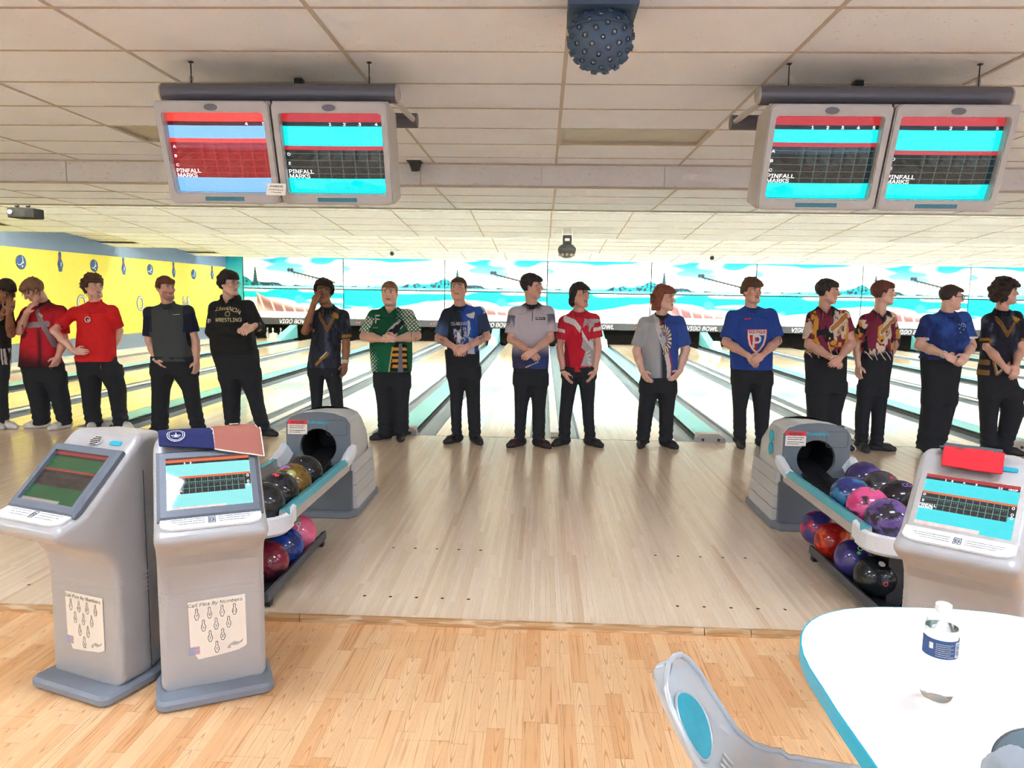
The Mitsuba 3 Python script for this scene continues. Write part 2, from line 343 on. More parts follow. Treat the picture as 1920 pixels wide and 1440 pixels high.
        for k in range(3):
            a, b = [(1, 2), (2, 0), (0, 1)][k]
            lo = [slice(1, n[0]), slice(1, n[1]), slice(1, n[2])]; lo[k] = slice(0, n[k]); lo = tuple(lo)
            up = list(lo); up[k] = slice(1, n[k]+1); up = tuple(up)
            A, B = S[lo], S[up]; E = np.argwhere(A != B)
            if not len(E): continue
            flip = ~A[tuple(E.T)]; base = E+np.array([0 if q == k else 1 for q in range(3)])
            def cell(da, db):
                c = base.copy(); c[:, a] -= da; c[:, b] -= db; return idx[tuple(c.T)]
            q = np.stack([cell(1, 1), cell(0, 1), cell(0, 0), cell(1, 0)], 1); q[flip] = q[flip][:, ::-1]; F.append(q)
        F = np.vstack(F); F = np.vstack([F[:, [0, 1, 2]], F[:, [0, 2, 3]]])
        return V, F
def relax(V, F, it=3):
    m = trimesh.Trimesh(V, F, process=False)
    if it: trimesh.smoothing.filter_taubin(m, iterations=it*2)
    return m
def weld(parts):
    """one body from overlapping pieces"""
    try:
        r = m3.Manifold()
        for V, F in parts:
            q = m3.Manifold(m3.Mesh(np.float32(V), np.uint32(F)))
            if q.status() != m3.Error.NoError: raise ValueError
            r = r+q
        r = r.to_mesh(); return np.array(r.vert_properties[:, :3], float), np.array(r.tri_verts)
    except Exception:
        m = cat([trimesh.Trimesh(V, F, process=False) for V, F in parts]); return np.array(m.vertices), np.array(m.faces)
def wob(m, amp, f, seed):
    n = m.vertex_normals; m.vertices = m.vertices+n*((meshkit.fbm(m.vertices*np.asarray(f), 3, seed)-.5)*2*amp)[:, None]; return m

_mats = {}
def mat_of(c):
    if isinstance(c, str) and c in scene: return c
    k = 'm_col_%02x%02x%02x' % tuple(c)
    if k not in scene: mat(k, c, .85, .2)
    return k

# ---------------------------------------------------------------- the setting: floors
XL, XR, YB, YE = -10.7, 20.9, -7.0, 26.4      # walls
ZC, ZS, YS = 2.876, 2.646, 7.53               # main ceiling, lower ceiling, soffit
YA, YF, ZF = 3.377, 8.03, -0.035              # front edge of the approach, foul line, lounge floor
X0 = .161                                      # middle divider of the pair in front
def copies(name, mesh, bsdf, parent, places, smooth=False, **lab):
    s = mikit.ply(mesh, bsdf, smooth)
    return [put(name, {**s, 'to_world': T().translate(list(map(float, q)))}, parent, **lab) for q in places]

floor = obj('floor', bx(XL, XR, YB, YA, ZF-.06, ZF-.010), 'm_trim', smooth=False, label='lounge floor of orange oak laminate planks', kind='structure')
PW, PL = .1965, 1.21
pl = bx(0, PW-.0008, 0, PL-.0012, ZF-.010, ZF)
seen, rest = [], []
for i in range(int((XR-XL)/PW)):
    x = XL+i*PW; off = (i*0.37 % 1)*PL
    y = YA-.004-PL+off
    if off > .02: rest.append(moved(bx(0, PW-.0008, 0, PL-off-.0012, ZF-.010, ZF), trimesh.transformations.translation_matrix([x, YA-.004-PL+off, 0])) if False else bx(x, x+PW-.0008, y, YA-.004, ZF-.010, ZF))
    vis = -3.3 < x < 2.6
    if off > .02:
        m = rest.pop()
        if vis: obj('plank', m, 'm_laminate', floor, False)
        else: rest.append(m)
        y -= PL
    while y > -1.0:
        if vis and y > .2: seen.append((x, y, 0))
        else: rest.append(bx(x, x+PW-.0008, y, y+PL-.0012, ZF-.010, ZF))
        y -= PL
copies('plank', pl, 'm_laminate', floor, seen)
obj('plank', cat(rest), 'm_laminate', floor, False, kind='stuff')

obj('floor_concourse', bx(XL, XR, YB, -1.2, ZF-.02, ZF+.001), 'm_bouncefloor', smooth=False, label='unseen pale grey floor added behind the lounge for neutral bounce light', kind='structure')  # added out of view so the light bounced to the ceiling is less orange
appr = obj('approach_floor', bx(XL, XR, YA+.01, YF, -.08, -.008), 'm_trim', smooth=False, label='pale maple approach of narrow boards in front of the lanes', kind='structure')
BW = .02712
board = bx(0, BW-.0005, YA+.012, YF-.004, -.008, 0)
n0 = math.floor((-3.75+20)/BW)
copies('board', board, 'm_approach', appr, [(-20+(n0+i)*BW, 0, 0) for i in range(300)])
xa, xb = -20+n0*BW, -20+(n0+300)*BW
side = [moved(board, trimesh.transformations.translation_matrix([-20+k*BW, 0, 0])) for k in range(math.ceil((XL+20)/BW), n0)]
side += [moved(board, trimesh.transformations.translation_matrix([-20+k*BW, 0, 0])) for k in range(n0+300, math.floor((XR+20)/BW))]
obj('board', cat(side), 'm_approach', appr, False, kind='stuff')
# guide dots let into the approach
dot = lathe([[0, 0], [.009, 0], [.009, .0008], [0, .0008]], 12)
HP = .807
LANES = [X0+3.41*k+s*HP for k in range(-3, 6) for s in (-1, 1)]
LANES = [x for x in LANES if x > -9.6]
pts = []
for x in LANES:
    if -3 < x < 4:
        for y in (3.62, 4.36): pts += [(x+(j+.15)*.1356, y, -.0003) for j in range(-2, 3)]
mat('m_dot', (70, 52, 40), .6)
copies('guide_dot', dot, 'm_dot', appr, pts)
# worn nosing along the step
for k, (a, b) in enumerate([(XL, -2.9), (-2.9, -1.155), (-1.155, .8), (.8, 1.02), (1.02, 4.5), (4.5, XR)]):
    n = max(2, int((b-a)/.02)); xs = np.linspace(a+.002, b-.002, n)
    prof = np.array([[.010, ZF-.004], [-.012, ZF-.004], [-.014, -.014], [-.007, -.001], [.008, .0006], [.010, -.004]])
    v = np.zeros((n, 6, 3)); v[..., 0] = xs[:, None]; v[..., 1] = YA+prof[:, 0]; v[..., 2] = prof[:, 1]
    ch = meshkit.fbm(np.c_[xs*7, xs*0, xs*0+k], 4, 3)
    v[:, 2, 1] += np.clip(ch-.5, 0, 1)*.035; v[:, 3, 1] += np.clip(ch-.5, 0, 1)*.03; v[:, 3, 2] -= np.clip(ch-.55, 0, 1)*.02
    F = []
    for i in range(n-1):
        for j in range(6):
            j2 = (j+1) % 6; F += [[i*6+j, i*6+j2, i*6+6+j2], [i*6+j, i*6+6+j2, i*6+6+j]]
    F += [[0, j, j+1] for j in range(1, 5)]+[[(n-1)*6, (n-1)*6+j+1, (n-1)*6+j] for j in range(1, 5)]
    m = trimesh.Trimesh(v.reshape(-1, 3), F, process=False)
    if m.volume < 0: m.invert()
    obj('trim_1', m, 'm_trim', smooth=False, label='worn wooden nosing along the step up to the approach', kind='structure') if k == 0 else obj('nosing', m, 'm_trim', 'trim_1', False)

# ---------------------------------------------------------------- lanes, gutters, dividers
LW, GW, YP = 1.054, .235, 25.0
mat('m_gdark', (30, 32, 34), .4)
def gutter_mesh(x, y0, y1):
    a = np.linspace(0, math.pi, 9); px = np.r_[-GW/2, -np.cos(a)*(GW/2-.012), GW/2]; pz = np.r_[-.004, -.012-np.sin(a)*.055, -.004]
    n = len(px); v = np.array([[x+px[j], y, pz[j]] for y in (y0, y1) for j in range(n)]); F = []
    for j in range(n-1): F += [[j, j+1, n+j+1], [j, n+j+1, n+j]]
    return trimesh.Trimesh(v, F, process=False)
for x in LANES:
    ln = obj('lane', bx(x-LW/2, x+LW/2, YF+.002, YP, -.05, 0), 'm_lane', smooth=False, label='glossy wooden bowling lane running from the foul line to the pins', group='bowling lanes', kind='structure')
    for s in (-1, 1): obj('gutter', gutter_mesh(x+s*(LW/2+GW/2), YF+.002, YP-.6), 'm_gutter', ln, 20)
    obj('foul_line', bx(x-LW/2, x+LW/2, YF-.004, YF+.002, -.03, .0015), 'm_gdark', ln, False)
obj('lane_bed', bx(XL, XR, YF, YE, -.16, -.09), 'm_deepblack', smooth=False, label='dark bed beneath the lanes and gutters', kind='structure')
obj('side_walk', bx(XL, LANES[0]-LW/2-GW-.10, YF, YE, -.09, 0.0), 'm_lane', smooth=False, label='narrow wooden walkway between the last lane and the yellow wall', kind='structure')
capb, midb = .135, .045
for k in range(-3, 6):
    for x, w in ((X0+3.41*k, midb), (X0+3.41*k-1.705, capb)):
        if x < -9.9: continue
        wide = w > .1
        lab = 'aqua capping over the ball return track between two lanes' if wide else 'narrow white divider between the gutters of neighbouring lanes'
        d = thing('lane_divider', lab, None, None, 'structure')
        z = .065 if wide else .03
        obj('rail', bx(x-w, x+w, YF+.12, 24.0, -.09, z-.012), 'm_gdark' if wide else 'm_gutter', d, False)
        top = slab(sbox(x-w-.004, YF+.12, x+w+.004, 24.0), z-.014, z, .006)
        obj('cap', top, 'm_capteal' if wide else 'm_white', d, 20)
        if wide:
            e = hull([(x-.16, YF-.03, 0), (x+.16, YF-.03, 0), (x-.16, YF-.03, .05), (x+.16, YF-.03, .05), (x-.135, YF+.13, .085), (x+.135, YF+.13, .085), (x-.16, YF+.13, -.03), (x+.16, YF+.13, -.03), (x-.1, YF+.03, .085), (x+.1, YF+.03, .085)])
            e = obj('end_block', e, 'm_tvgrey', d, 20)
            for s in (-1, 1): obj('bolt', cyl((x+s*.085, YF-.036, .03), (x+s*.085, YF-.028, .03), .016, 12), 'm_black', e, 20)
            for s in (-1, 1): obj('gutter_lip', bx(x+s*(w+.012)-.006, x+s*(w+.012)+.006, YF+.1, 23.8, -.01, .03), 'm_darkgrey', d, False)
            # sloping kickback cover that rises to the mural
            r = hull([(x-w, 22.7, z), (x+w, 22.7, z), (x-w, 24.35, z), (x+w, 24.35, z), (x-w*.9, 24.35, .50), (x+w*.9, 24.35, .50)])
            obj('ramp', r, 'm_capteal', d, False)
            bxs = hull([(x-.13, 22.35, z), (x+.13, 22.35, z), (x-.13, 22.62, z), (x+.13, 22.62, z), (x-.085, 22.38, z+.25), (x+.085, 22.38, z+.25), (x-.085, 22.58, z+.25), (x+.085, 22.58, z+.25)])
            obj('lift_cover', bxs, 'm_offwhite', d, 20)
        else:
            obj('end_block', hull([(x-.05, YF-.02, 0), (x+.05, YF-.02, 0), (x-.05, YF-.02, .025), (x+.05, YF-.02, .025), (x-.05, YF+.13, .045), (x+.05, YF+.13, .045), (x-.05, YF+.13, -.03), (x+.05, YF+.13, -.03)]), 'm_tvgrey', d, 20)
# dark pit behind the mural
obj('pit', cat([bx(XL, XR, 25.6, 25.7, -.2, 1.2), bx(XL, XR, 24.62, 25.6, .5, .56)]), 'm_deepblack', smooth=False, label='dark pit curtain behind the pin decks', kind='structure')
def pin_mesh(h=.38):
    p = np.array([[0, 0], [.026, 0], [.030, .02], [.046, .07], [.0605, .115], [.057, .16], [.040, .21], [.026, .245], [.0235, .265], [.0275, .30], [.0325, .335], [.027, .362], [.014, .377], [0, .38]])
    return lathe(p*h/.38, 16)
pin = pin_mesh()
ring = lathe([[.0250, .25], [.0262, .25], [.0255, .262], [.0240, .262]], 16)
for k, (x, y) in enumerate([(-9.15, 24.55), (-8.95, 24.75), (-9.45, 24.85), (-5.62, 24.7)]):
    t = thing('bowling_pin', 'white bowling pin in the dark pit, '+['middle of the three by the yellow wall', 'right of the three by the yellow wall', 'left of the three by the yellow wall', 'standing alone on its lane'][k], 'bowling pin', 'pins at the lane ends')
    obj('body', moved(pin, trimesh.transformations.translation_matrix([x, y, 0])), 'm_white', t)
    obj('neck_stripe', moved(ring, trimesh.transformations.translation_matrix([x, y, 0])), 'm_red', t)

# ---------------------------------------------------------------- mural panels (masking units)
k = 0
for j in range(-3, 7):
    xa, xb = SEAM+PAN*(j-.0), SEAM+PAN*(j+1)
    xa = max(xa, -10.11); xb = min(xb, XR)
    isl = j % 2 == 0
    nth = ['first', 'second', 'third', 'fourth', 'fifth', 'sixth', 'seventh', 'eighth', 'ninth', 'tenth'][j+3]
    lab = f'mural panel with {"white clouds over turquoise sea" if isl else "a roller coaster at the beach"}, {nth} from the yellow wall'
    t = thing('mural_panel', lab, 'mural', 'beach mural panels above the pins')
    obj('upper_board', bx(xa+.012, xb-.012, YM, YM+.03, 1.718, 2.83), 'm_mural', t, False)
    obj('lower_board', bx(xa+.012, xb-.012, YM+.01, YM+.04, .725, 1.692), 'm_mural', t, False)
    obj('name_bar', bx(xa+.004, xb-.004, YM-.02, YM+.05, .505, .722), 'm_darkgrey', t, False, label='dark grey bar under the mural')
    obj('backing', bx(xa, xb, YM+.045, YM+.09, .5, 2.83), 'm_deepblack', t, False)
    xc = X0+3.41*j+1.705-.02
    if xc < xb and xc-.6 > xa:
        m = text2('VIGO BOWL', .135, True, .012); m.vertices[:, 0] *= .95; m.vertices[:, 0] += m.vertices[:, 1]*.25
        obj('lettering', moved(m, XZ([xc, YM-.021, .61])), 'm_white', t, False, label='white letters VIGO BOWL')
    for xd in (X0+3.41*j+.46, X0+3.41*(j+1)-.44):
        if xa < xd < xb:
            for s in (-.045, .045): obj('indicator_light', cyl((xd+s, YM-.03, .61), (xd+s, YM-.02, .61), .022, 10), 'm_pinkring', t, 20)
obj('mural_edge', bx(XL, -10.125, YM, YM+.05, .5, 2.83), 'm_teal_bright', smooth=False, label='plain blue strip at the left end of the mural', kind='structure')

# ---------------------------------------------------------------- walls
wl = obj('wall_left', bx(XL-.15, XL, YB, YE, -.1, 3.3), 'm_yellow', smooth=False, label='yellow side wall along the last lane with blue band and bowling decals', kind='structure')
obj('blue_band', bx(XL, XL+.008, YB, YM, 2.395, 3.28), 'm_bluewall', wl, False, label='dusty blue band under the ceiling')
obj('dado', bx(XL, XL+.012, YB, YM, 0, .445), 'm_dado', wl, False, label='grey blue dado')
obj('rail', bx(XL, XL+.025, YF, YM, .0, .07), 'm_offwhite', wl, False)
YZ = lambda o: frame(o, [0, 1, 0], [0, 0, 1], [1, 0, 0])
pinpoly = Polygon([(x, z) for x, z in [(.026, 0), (.046, .07), (.0605, .115), (.057, .16), (.040, .21), (.026, .245), (.0235, .265), (.0325, .335), (.02, .37), (0, .38)]]+[(-x, z) for x, z in [(0, .38), (.02, .37), (.0325, .335), (.0235, .265), (.026, .245), (.040, .21), (.057, .16), (.0605, .115), (.046, .07), (.026, 0)]]).buffer(0)
for y, z in [(15.97, 2.17), (18.44, 2.175), (20.985, 2.18), (23.46, 2.18)]:
    d = obj('pin_decal', ext(affinity.translate(affinity.scale(pinpoly, 1.45, 1.15, origin=(0, .19)), 0, -.19), .004, YZ([XL+.008, y, z])), 'm_decalblue', wl, False, label='blue bowling pin decal')
    obj('stripe', ext(sbox(-.045, .065, .045, .085).union(sbox(-.05, .03, .05, .045)), .002, YZ([XL+.0122, y, z])), 'm_red', d, False)
    obj('shine', ext(Polygon([(.0, -.12), (.03, -.1), (.04, -.02), (.015, .0)]), .002, YZ([XL+.0122, y, z])), 'm_offwhite', d, False)
for y, z in [(14.74, 2.10), (17.2, 2.13), (19.7, 2.13), (22.2, 2.08)]:
    d = obj('ball_decal', ext(Point(0, 0).buffer(.145), .004, YZ([XL+.008, y, z])), 'm_decalblue', wl, False, label='blue bowling ball decal')
    obj('swirl', ext(Point(-.05, .05).buffer(.115).difference(Point(-.065, .062).buffer(.108)).intersection(Point(0, 0).buffer(.135)), .002, YZ([XL+.0122, y, z])), 'm_offwhite', d, False)
    obj('swirl', ext(Point(.06, .0).buffer(.025).union(Point(.03, -.08).buffer(.02)), .002, YZ([XL+.0122, y, z])), 'm_offwhite', d, False)
mat('m_letterdark', (70, 84, 110), .6)
for ch, y, z in [('O', 16.66, 1.25), ('O', 19.15, 1.22), ('M', 21.66, 1.22)]:
    big = text2(ch, .36, True, .004); ol = moved(big, np.diag([1.0, 1.0, 1, 1]))
    d = obj('letter_decal', moved(ol, YZ([XL+.008, y, z])), 'm_letterdark', wl, False, label='dark outlined letter decal')
    inn = text2(ch, .36, False, .003); inn.vertices[:, :2] *= [.99, .99]
    obj('face', moved(inn, YZ([XL+.0122, y, z])), 'm_offwhite', d, False)
obj('wall_right', bx(XR, XR+.15, YB, YE, -.1, 3.3), 'm_wall', smooth=False, label='plain far side wall beyond the lanes', kind='structure')
obj('wall_far', bx(XL-.15, XR+.15, YE, YE+.1, -.1, 3.3), 'm_black', smooth=False, label='dark wall behind the pin machines', kind='structure')
obj('wall_rear', bx(XL-.15, XR+.15, YB-.1, YB, -.1, 3.3), 'm_wall', smooth=False, label='pale wall at the back of the lounge', kind='structure')

# ---------------------------------------------------------------- ceiling
TX, TY, XG, YG = 1.2192, .6096, .0961, 3.5508
GB = .011
tile = bx(GB, TX-GB, GB, TY-GB, 0, .016)
LIGHTS_OFF = [(0, 4), (-3, 4)]
c1 = obj('ceiling', bx(XL, XR, YB, YS, ZC+.06, ZC+.16), 'm_wall', smooth=False, label='main suspended ceiling of speckled beige tiles', kind='structure')
s_tile = mikit.ply(tile, 'm_tile', False)
def tile_at(par, i, y, z, slope=0.):
    r1, r2 = RNG.normal(0, .0022), RNG.normal(0, .0016)
    x = XG+i*TX
    M = np.eye(4); M[0, 3], M[1, 3], M[2, 3] = x, y, z+.003+abs(RNG.normal(0, .0012))
    M[2, 0] = r1; M[2, 1] = -slope+r2
    put('tile', {**s_tile, 'to_world': T(M.tolist())}, par)
def grid_mesh(x0, x1, ys, y0, y1, z, slope=0):
    ms = [bx(XG+i*TX-GB-.001, XG+i*TX+GB+.001, y0, y1, 0, .012) for i in range(math.ceil((x0-XG)/TX), int((x1-XG)/TX)+1)]
    ms += [bx(x0, x1, y-GB-.001, y+GB+.001, 0.0005, .012) for y in ys]
    m = cat(ms)
    if slope:
        m = m.subdivide() if False else m
    M = np.eye(4); M[2, 1] = -slope; M[2, 3] = z+slope*y0
    return moved(m, M)
def rest_tiles(cells, z, slope=0, y0=0):
    m = cat([moved(tile, trimesh.transformations.translation_matrix([XG+i*TX, y, 0])) for i, y in cells])
    M = np.eye(4); M[2, 1] = -slope; M[2, 3] = z+.003+slope*y0
    return moved(m, M)
I0, I1 = math.ceil((XL-XG)/TX), int((XR-XG)/TX)
rows = list(range(-17, 7)); rest = []
LIGHTS_ON = [(i, j) for j in (-3, -9, -14) for i in range(-8, 12, 3)]
for j in rows:
    y = YG+j*TY; h = 1.
    for i in range(I0, I1):
        if (i, j) in LIGHTS_OFF or (i, j) in LIGHTS_ON: continue
        if j >= 0 and j < 6 and -7 <= i <= 6: tile_at(c1, i, y, ZC)
        elif j == 6: rest.append(None)
        else: rest.append((i, y))
obj('tile', rest_tiles([q for q in rest if q], ZC), 'm_tile', c1, False, kind='stuff')
yl = YG+6*TY
cut = bx(GB, TX-GB, GB, YS-yl-.004, 0, .016)
copies('tile', cut, 'm_tile', c1, [(XG+i*TX, yl, ZC+.003) for i in range(-8, 8)])
obj('tile', cat([moved(cut, trimesh.transformations.translation_matrix([XG+i*TX, yl, ZC+.003])) for i in range(I0, I1) if not -8 <= i < 8]), 'm_tile', c1, False, kind='stuff')
obj('grid', grid_mesh(XL, XR, [YG+j*TY for j in rows], YB, YS, ZC), 'm_grid', c1, False)

c2 = obj('ceiling_soffit', bx(XL, XR, YS+.012, YS+.05, ZS, ZC+.1), 'm_wall', smooth=False, label='beige soffit where the ceiling steps down, and the flat strip behind it', kind='structure')
for i in range(-8, 9): obj('panel', bx(XG+i*TX-.14+.006, XG+(i+1)*TX-.14-.006, YS-.004, YS+.012, ZS+.016, ZC-.014), 'm_tile', c2, False)
obj('angle', cat([bx(XL, XR, YS-.012, YS+.03, ZS-.004, ZS+.014), bx(XL, XR, YS-.02, YS+.012, ZC-.014, ZC+.002)]), 'm_grid', c2, False)
obj('deck', bx(XL, XR, YS+.03, 9.5, ZS+.06, ZS+.12), 'm_wall', c2, False)
YE1 = 9.50
for j in range(3):
    for i in range(-7, 7): tile_at(c2, i, YS+.04+j*TY, ZS)
obj('tile', rest_tiles([(i, YS+.04+j*TY) for j in range(3) for i in range(I0, I1) if not -7 <= i < 7], ZS), 'm_tile', c2, False, kind='stuff')
obj('grid', grid_mesh(XL, XR, [YS+.04+j*TY for j in range(4)], YS, YE1, ZS), 'm_grid', c2, False)
# saw-tooth ceiling over the lanes: each bay falls towards the pins, a light cove hides behind each edge
edges = [9.50, 13.80, 18.10, 22.40, 26.4]
zlo = [ZS, 2.640, 2.625, 2.645]
SL = .075
for b in range(4):
    y0, y1 = edges[b], edges[b+1]
    zend = zlo[b+1] if b < 3 else 2.72
    zst = zend+SL*(y1-y0)
    c = obj('ceiling_bay', moved(bx(XL, XR, y0, y1, .05, .1), np.array([[1, 0, 0, 0], [0, 1, 0, 0], [0, -SL, 1, zst+SL*y0], [0, 0, 0, 1.]])), 'm_wall', smooth=False,
            label=f'sloping tiled ceiling bay over the lanes, {["nearest to the soffit", "second from the soffit", "third from the soffit", "just above the mural"][b]}', kind='structure')
    obj('riser', bx(XL, XR, y0-.03, y0, zlo[b]-.004, zst+.1), 'm_offwhite', c, False)
    nr = int((y1-y0-.05)/TY)
    ys = [y0+.02+j*TY for j in range(nr+1)]
    f = lambda y: zst-SL*(y-y0)
    own = b < 2
    rest = []
    for y in ys[:-1]:
        for i in range(I0, I1):
            if own and -7 <= i <= 8: tile_at(c, i, y, f(y), SL)
            else: rest.append((i, y))
    last = bx(XL, XR, ys[-1]+GB, y1-.03, 0, .016)
    rest = cat([moved(tile, trimesh.transformations.translation_matrix([XG+i*TX, y, 0])) for i, y in rest]+[last])
    obj('tile', moved(rest, np.array([[1, 0, 0, 0], [0, 1, 0, 0], [0, -SL, 1, zst+.003+SL*y0], [0, 0, 0, 1.]])), 'm_tile', c, False, kind='stuff')
    obj('grid', grid_mesh(XL, XR, ys, y0, y1-.03, zst, SL), 'm_grid', c, False)
    # continuous fluorescent strip in the cove
    e = COVE_FAR if b == 3 else COVE
    ln = thing('cove_light', f'fluorescent strip hidden in the ceiling cove {["behind the flat strip", "over the first bay edge", "over the second bay edge", "in front of the mural"][b]}', 'light')
    zt = zlo[b]+.15
    obj('tube', bx(XL+.4, XR-.4, y0+.05, y0+.09, zt-.02, zt+.02), 'm_white', ln, False, emitter={'type': 'area', 'radiance': {'type': 'rgb', 'value': list(e)}, 'sampling_weight': 6.0})
    obj('reflector', bx(XL+.3, XR-.3, y0+.002, y0+.02, zt-.06, zt+.06), 'm_white', ln, False)
# lay-in lights: two switched off in view, others on over the lounge behind the camera
fr = cat([bx(0, TX, 0, .03, 0, .05), bx(0, TX, TY-.03, TY, 0, .05), bx(0, .03, 0, TY, 0, .05), bx(TX-.03, TX, 0, TY, 0, .05)])
for (i, j), lab in zip(LIGHTS_OFF, ('unlit lay-in ceiling light between the two screen pairs', 'unlit lay-in ceiling light left of the left screen pair')):
    t = thing('ceiling_light', lab, 'light')
    M = trimesh.transformations.translation_matrix([XG+i*TX, YG+j*TY, ZC+.001])
    obj('frame', moved(fr, M), 'm_grid', t, False)
    obj('diffuser', moved(bx(.03, TX-.03, .03, TY-.03, .02, .03), M), 'm_lightlens', t, False, label='grey prismatic diffuser')
for i, j in LIGHTS_ON:
    t = thing('ceiling_light', 'lit lay-in ceiling light over the lounge', 'light', 'lit lounge lights')
    M = trimesh.transformations.translation_matrix([XG+i*TX, YG+j*TY, ZC+.001])
    obj('frame', moved(fr, M), 'm_grid', t, False)
    obj('diffuser', moved(bx(.03, TX-.03, .03, TY-.03, .01, .03), M), 'm_white', t, False, emitter={'type': 'area', 'radiance': {'type': 'rgb', 'value': list(ROOM)}, 'sampling_weight': 1.0 if j == -3 else .4})
# ---------------------------------------------------------------- hanging score screens
def band(z0, z1): return z0, z1
def monitor(xc, var, lab):
    t = thing('scoring_monitor', lab, 'screen')
    tilt = math.radians(18); W, H = .655, .565
    # local: x right, y into the screen, z up; origin at the top front edge
    R = trimesh.transformations.rotation_matrix(tilt, [1, 0, 0]); R[:3, 3] = [xc, 4.19, 2.622]
    out = rrect(-W/2, W/2, -H, 0, .035); hole = rrect(-.288, .288, -.505, -.062, .02)
    XZi = frame([0, 0, 0], [1, 0, 0], [0, 0, 1], [0, -1, 0])
    fr = ext(out.difference(hole), .03); fr.apply_transform(XZi)                     # y from -.03 to 0
    lip = ext(out.buffer(-.006).difference(hole.buffer(.004)), .008); lip.apply_transform(frame([0, -.03, 0], [1, 0, 0], [0, 0, 1], [0, -1, 0]))
    obj('bezel', moved(cat([fr, lip]), R), 'm_tvgrey', t, 20)
    sl = [(-W/2+.001, W/2-.001, -H+.001, -.001, 0), (-W/2+.001, W/2-.001, -H+.001, -.085, .20), (-W/2+.05, W/2-.05, -H+.10, -.13, .34), (-.2, .2, -.40, -.2, .42)]
    body = []
    for a, b in zip(sl[:-1], sl[1:]):
        body.append(hull([(x, yy, z) for (x0, x1, z0, z1, yy) in (a, b) for x in (x0, x1) for z in (z0, z1)]))
    # hollow front for the tube
    back = m3.Manifold.batch_boolean([m3.Manifold(m3.Mesh(np.float32(b.vertices), np.uint32(b.faces))) for b in body], m3.OpType.Add) if False else None
    wg = lambda x0, x1, z0: hull([(x, 0, z) for x in (x0, x1) for z in (z0, -.001)]+[(x, .2, z) for x in (x0, x1) for z in (min(z0, -.12), -.085)])
    sh = cat([wg(-W/2+.001, -.29, -H+.001), wg(.29, W/2-.001, -H+.001), wg(-.29, .29, -.06), bx(-.29, .29, 0, .2, -H+.001, -.507), body[1], body[2]])
    obj('housing', moved(sh, R), 'm_tvgrey', t, 20)
    # curved glass
    n, mm = 17, 13; u = np.linspace(0, 1, n); v = np.linspace(0, 1, mm); U, V = np.meshgrid(u, v)
    P = np.stack([(U-.5)*.578, -.004+.030*((U-.5)**2*2+(V-.5)**2*2), -.506+V*.446], -1).reshape(-1, 3)
    F = []
    for j in range(mm-1):
        for i in range(n-1):
            q = j*n+i; F += [[q, q+1, q+n+1], [q, q+n+1, q+n]]
    uv = np.stack([U*.9998+var, V], -1).reshape(-1, 2)
    g = moved(trimesh.Trimesh(P, F, process=False), R)
    s = obj('screen', g, 'm_glass_black', t, True, uv=uv, emitter={'type': 'area', 'radiance': SCR, 'sampling_weight': .1}, label='lit score grid')
    L = []
    def tx(st, u0, v0, h, left=True):
        m = text2(st, h, True, .0012); m.vertices[:, 0] *= 1.25
        if left: m.vertices[:, 0] -= m.bounds[0, 0]
        m.vertices[:, 0] += (u0-.5)*.578; m.vertices[:, 1] += -.506+v0*.446
        v_, f_ = trimesh.remesh.subdivide_to_size(m.vertices, m.faces, .03); uu, vv = v_[:, 0]/.578, (v_[:, 1]+.506)/.446-.5
        L.append(trimesh.Trimesh(np.c_[v_[:, 0], -.006+.030*(uu**2*2+vv**2*2)-v_[:, 2], v_[:, 1]], f_, process=False))
    four = {0: [('4', .80), ('5', .965)], 1: [('1', .48), ('2', .62), ('3', .77), ('4', .93)], 2: [('1', .37), ('2', .51), ('3', .65), ('4', .80), ('5', .95)], 3: [('1', .36), ('2', .5), ('3', .64), ('5', .94)]}[var]
    for ch, u0 in four: tx(ch, u0, .86, .016, False)
    names = ('A', 'B', 'C') if var in (0, 2) else ('D', 'E')
    for k, ch in enumerate(names): tx(ch, .02, (.575 if len(names) == 3 else .49)-k*.115, .016)
    tx('PINFALL', .012, .275, .021); tx('MARKS', .012, .216, .021)
    obj('lettering', moved(cat(L), R), 'm_white', t, False, label='white pixel letters of the score grid', emitter={'type': 'area', 'radiance': {'type': 'rgb', 'value': .95}, 'sampling_weight': .02})
    e = affinity.scale(Point(0, 0).buffer(1, 12), .037, .018)
    b = obj('badge', moved(ext(e, .006), R@frame([0, -.038, -.032], [1, 0, 0], [0, 0, 1], [0, -1, 0])), 'm_tube', t, False)
    pm = moved(ext(sbox(-.115, -.011, .115, .011), .004), R@frame([0, -.038, -.536], [1, 0, 0], [0, 0, 1], [0, -1, 0]))
    obj('name_plate', pm, 'm_plate', t, False, label='teal name plate')
    return R
LAB = {0: 'grey hanging score monitor with red tinted picture, leftmost of the four', 1: 'grey hanging score monitor with cyan picture, right one of the left pair',
       2: 'grey hanging score monitor, left one of the right pair', 3: 'grey hanging score monitor at the far right of the four'}
MATS = {}
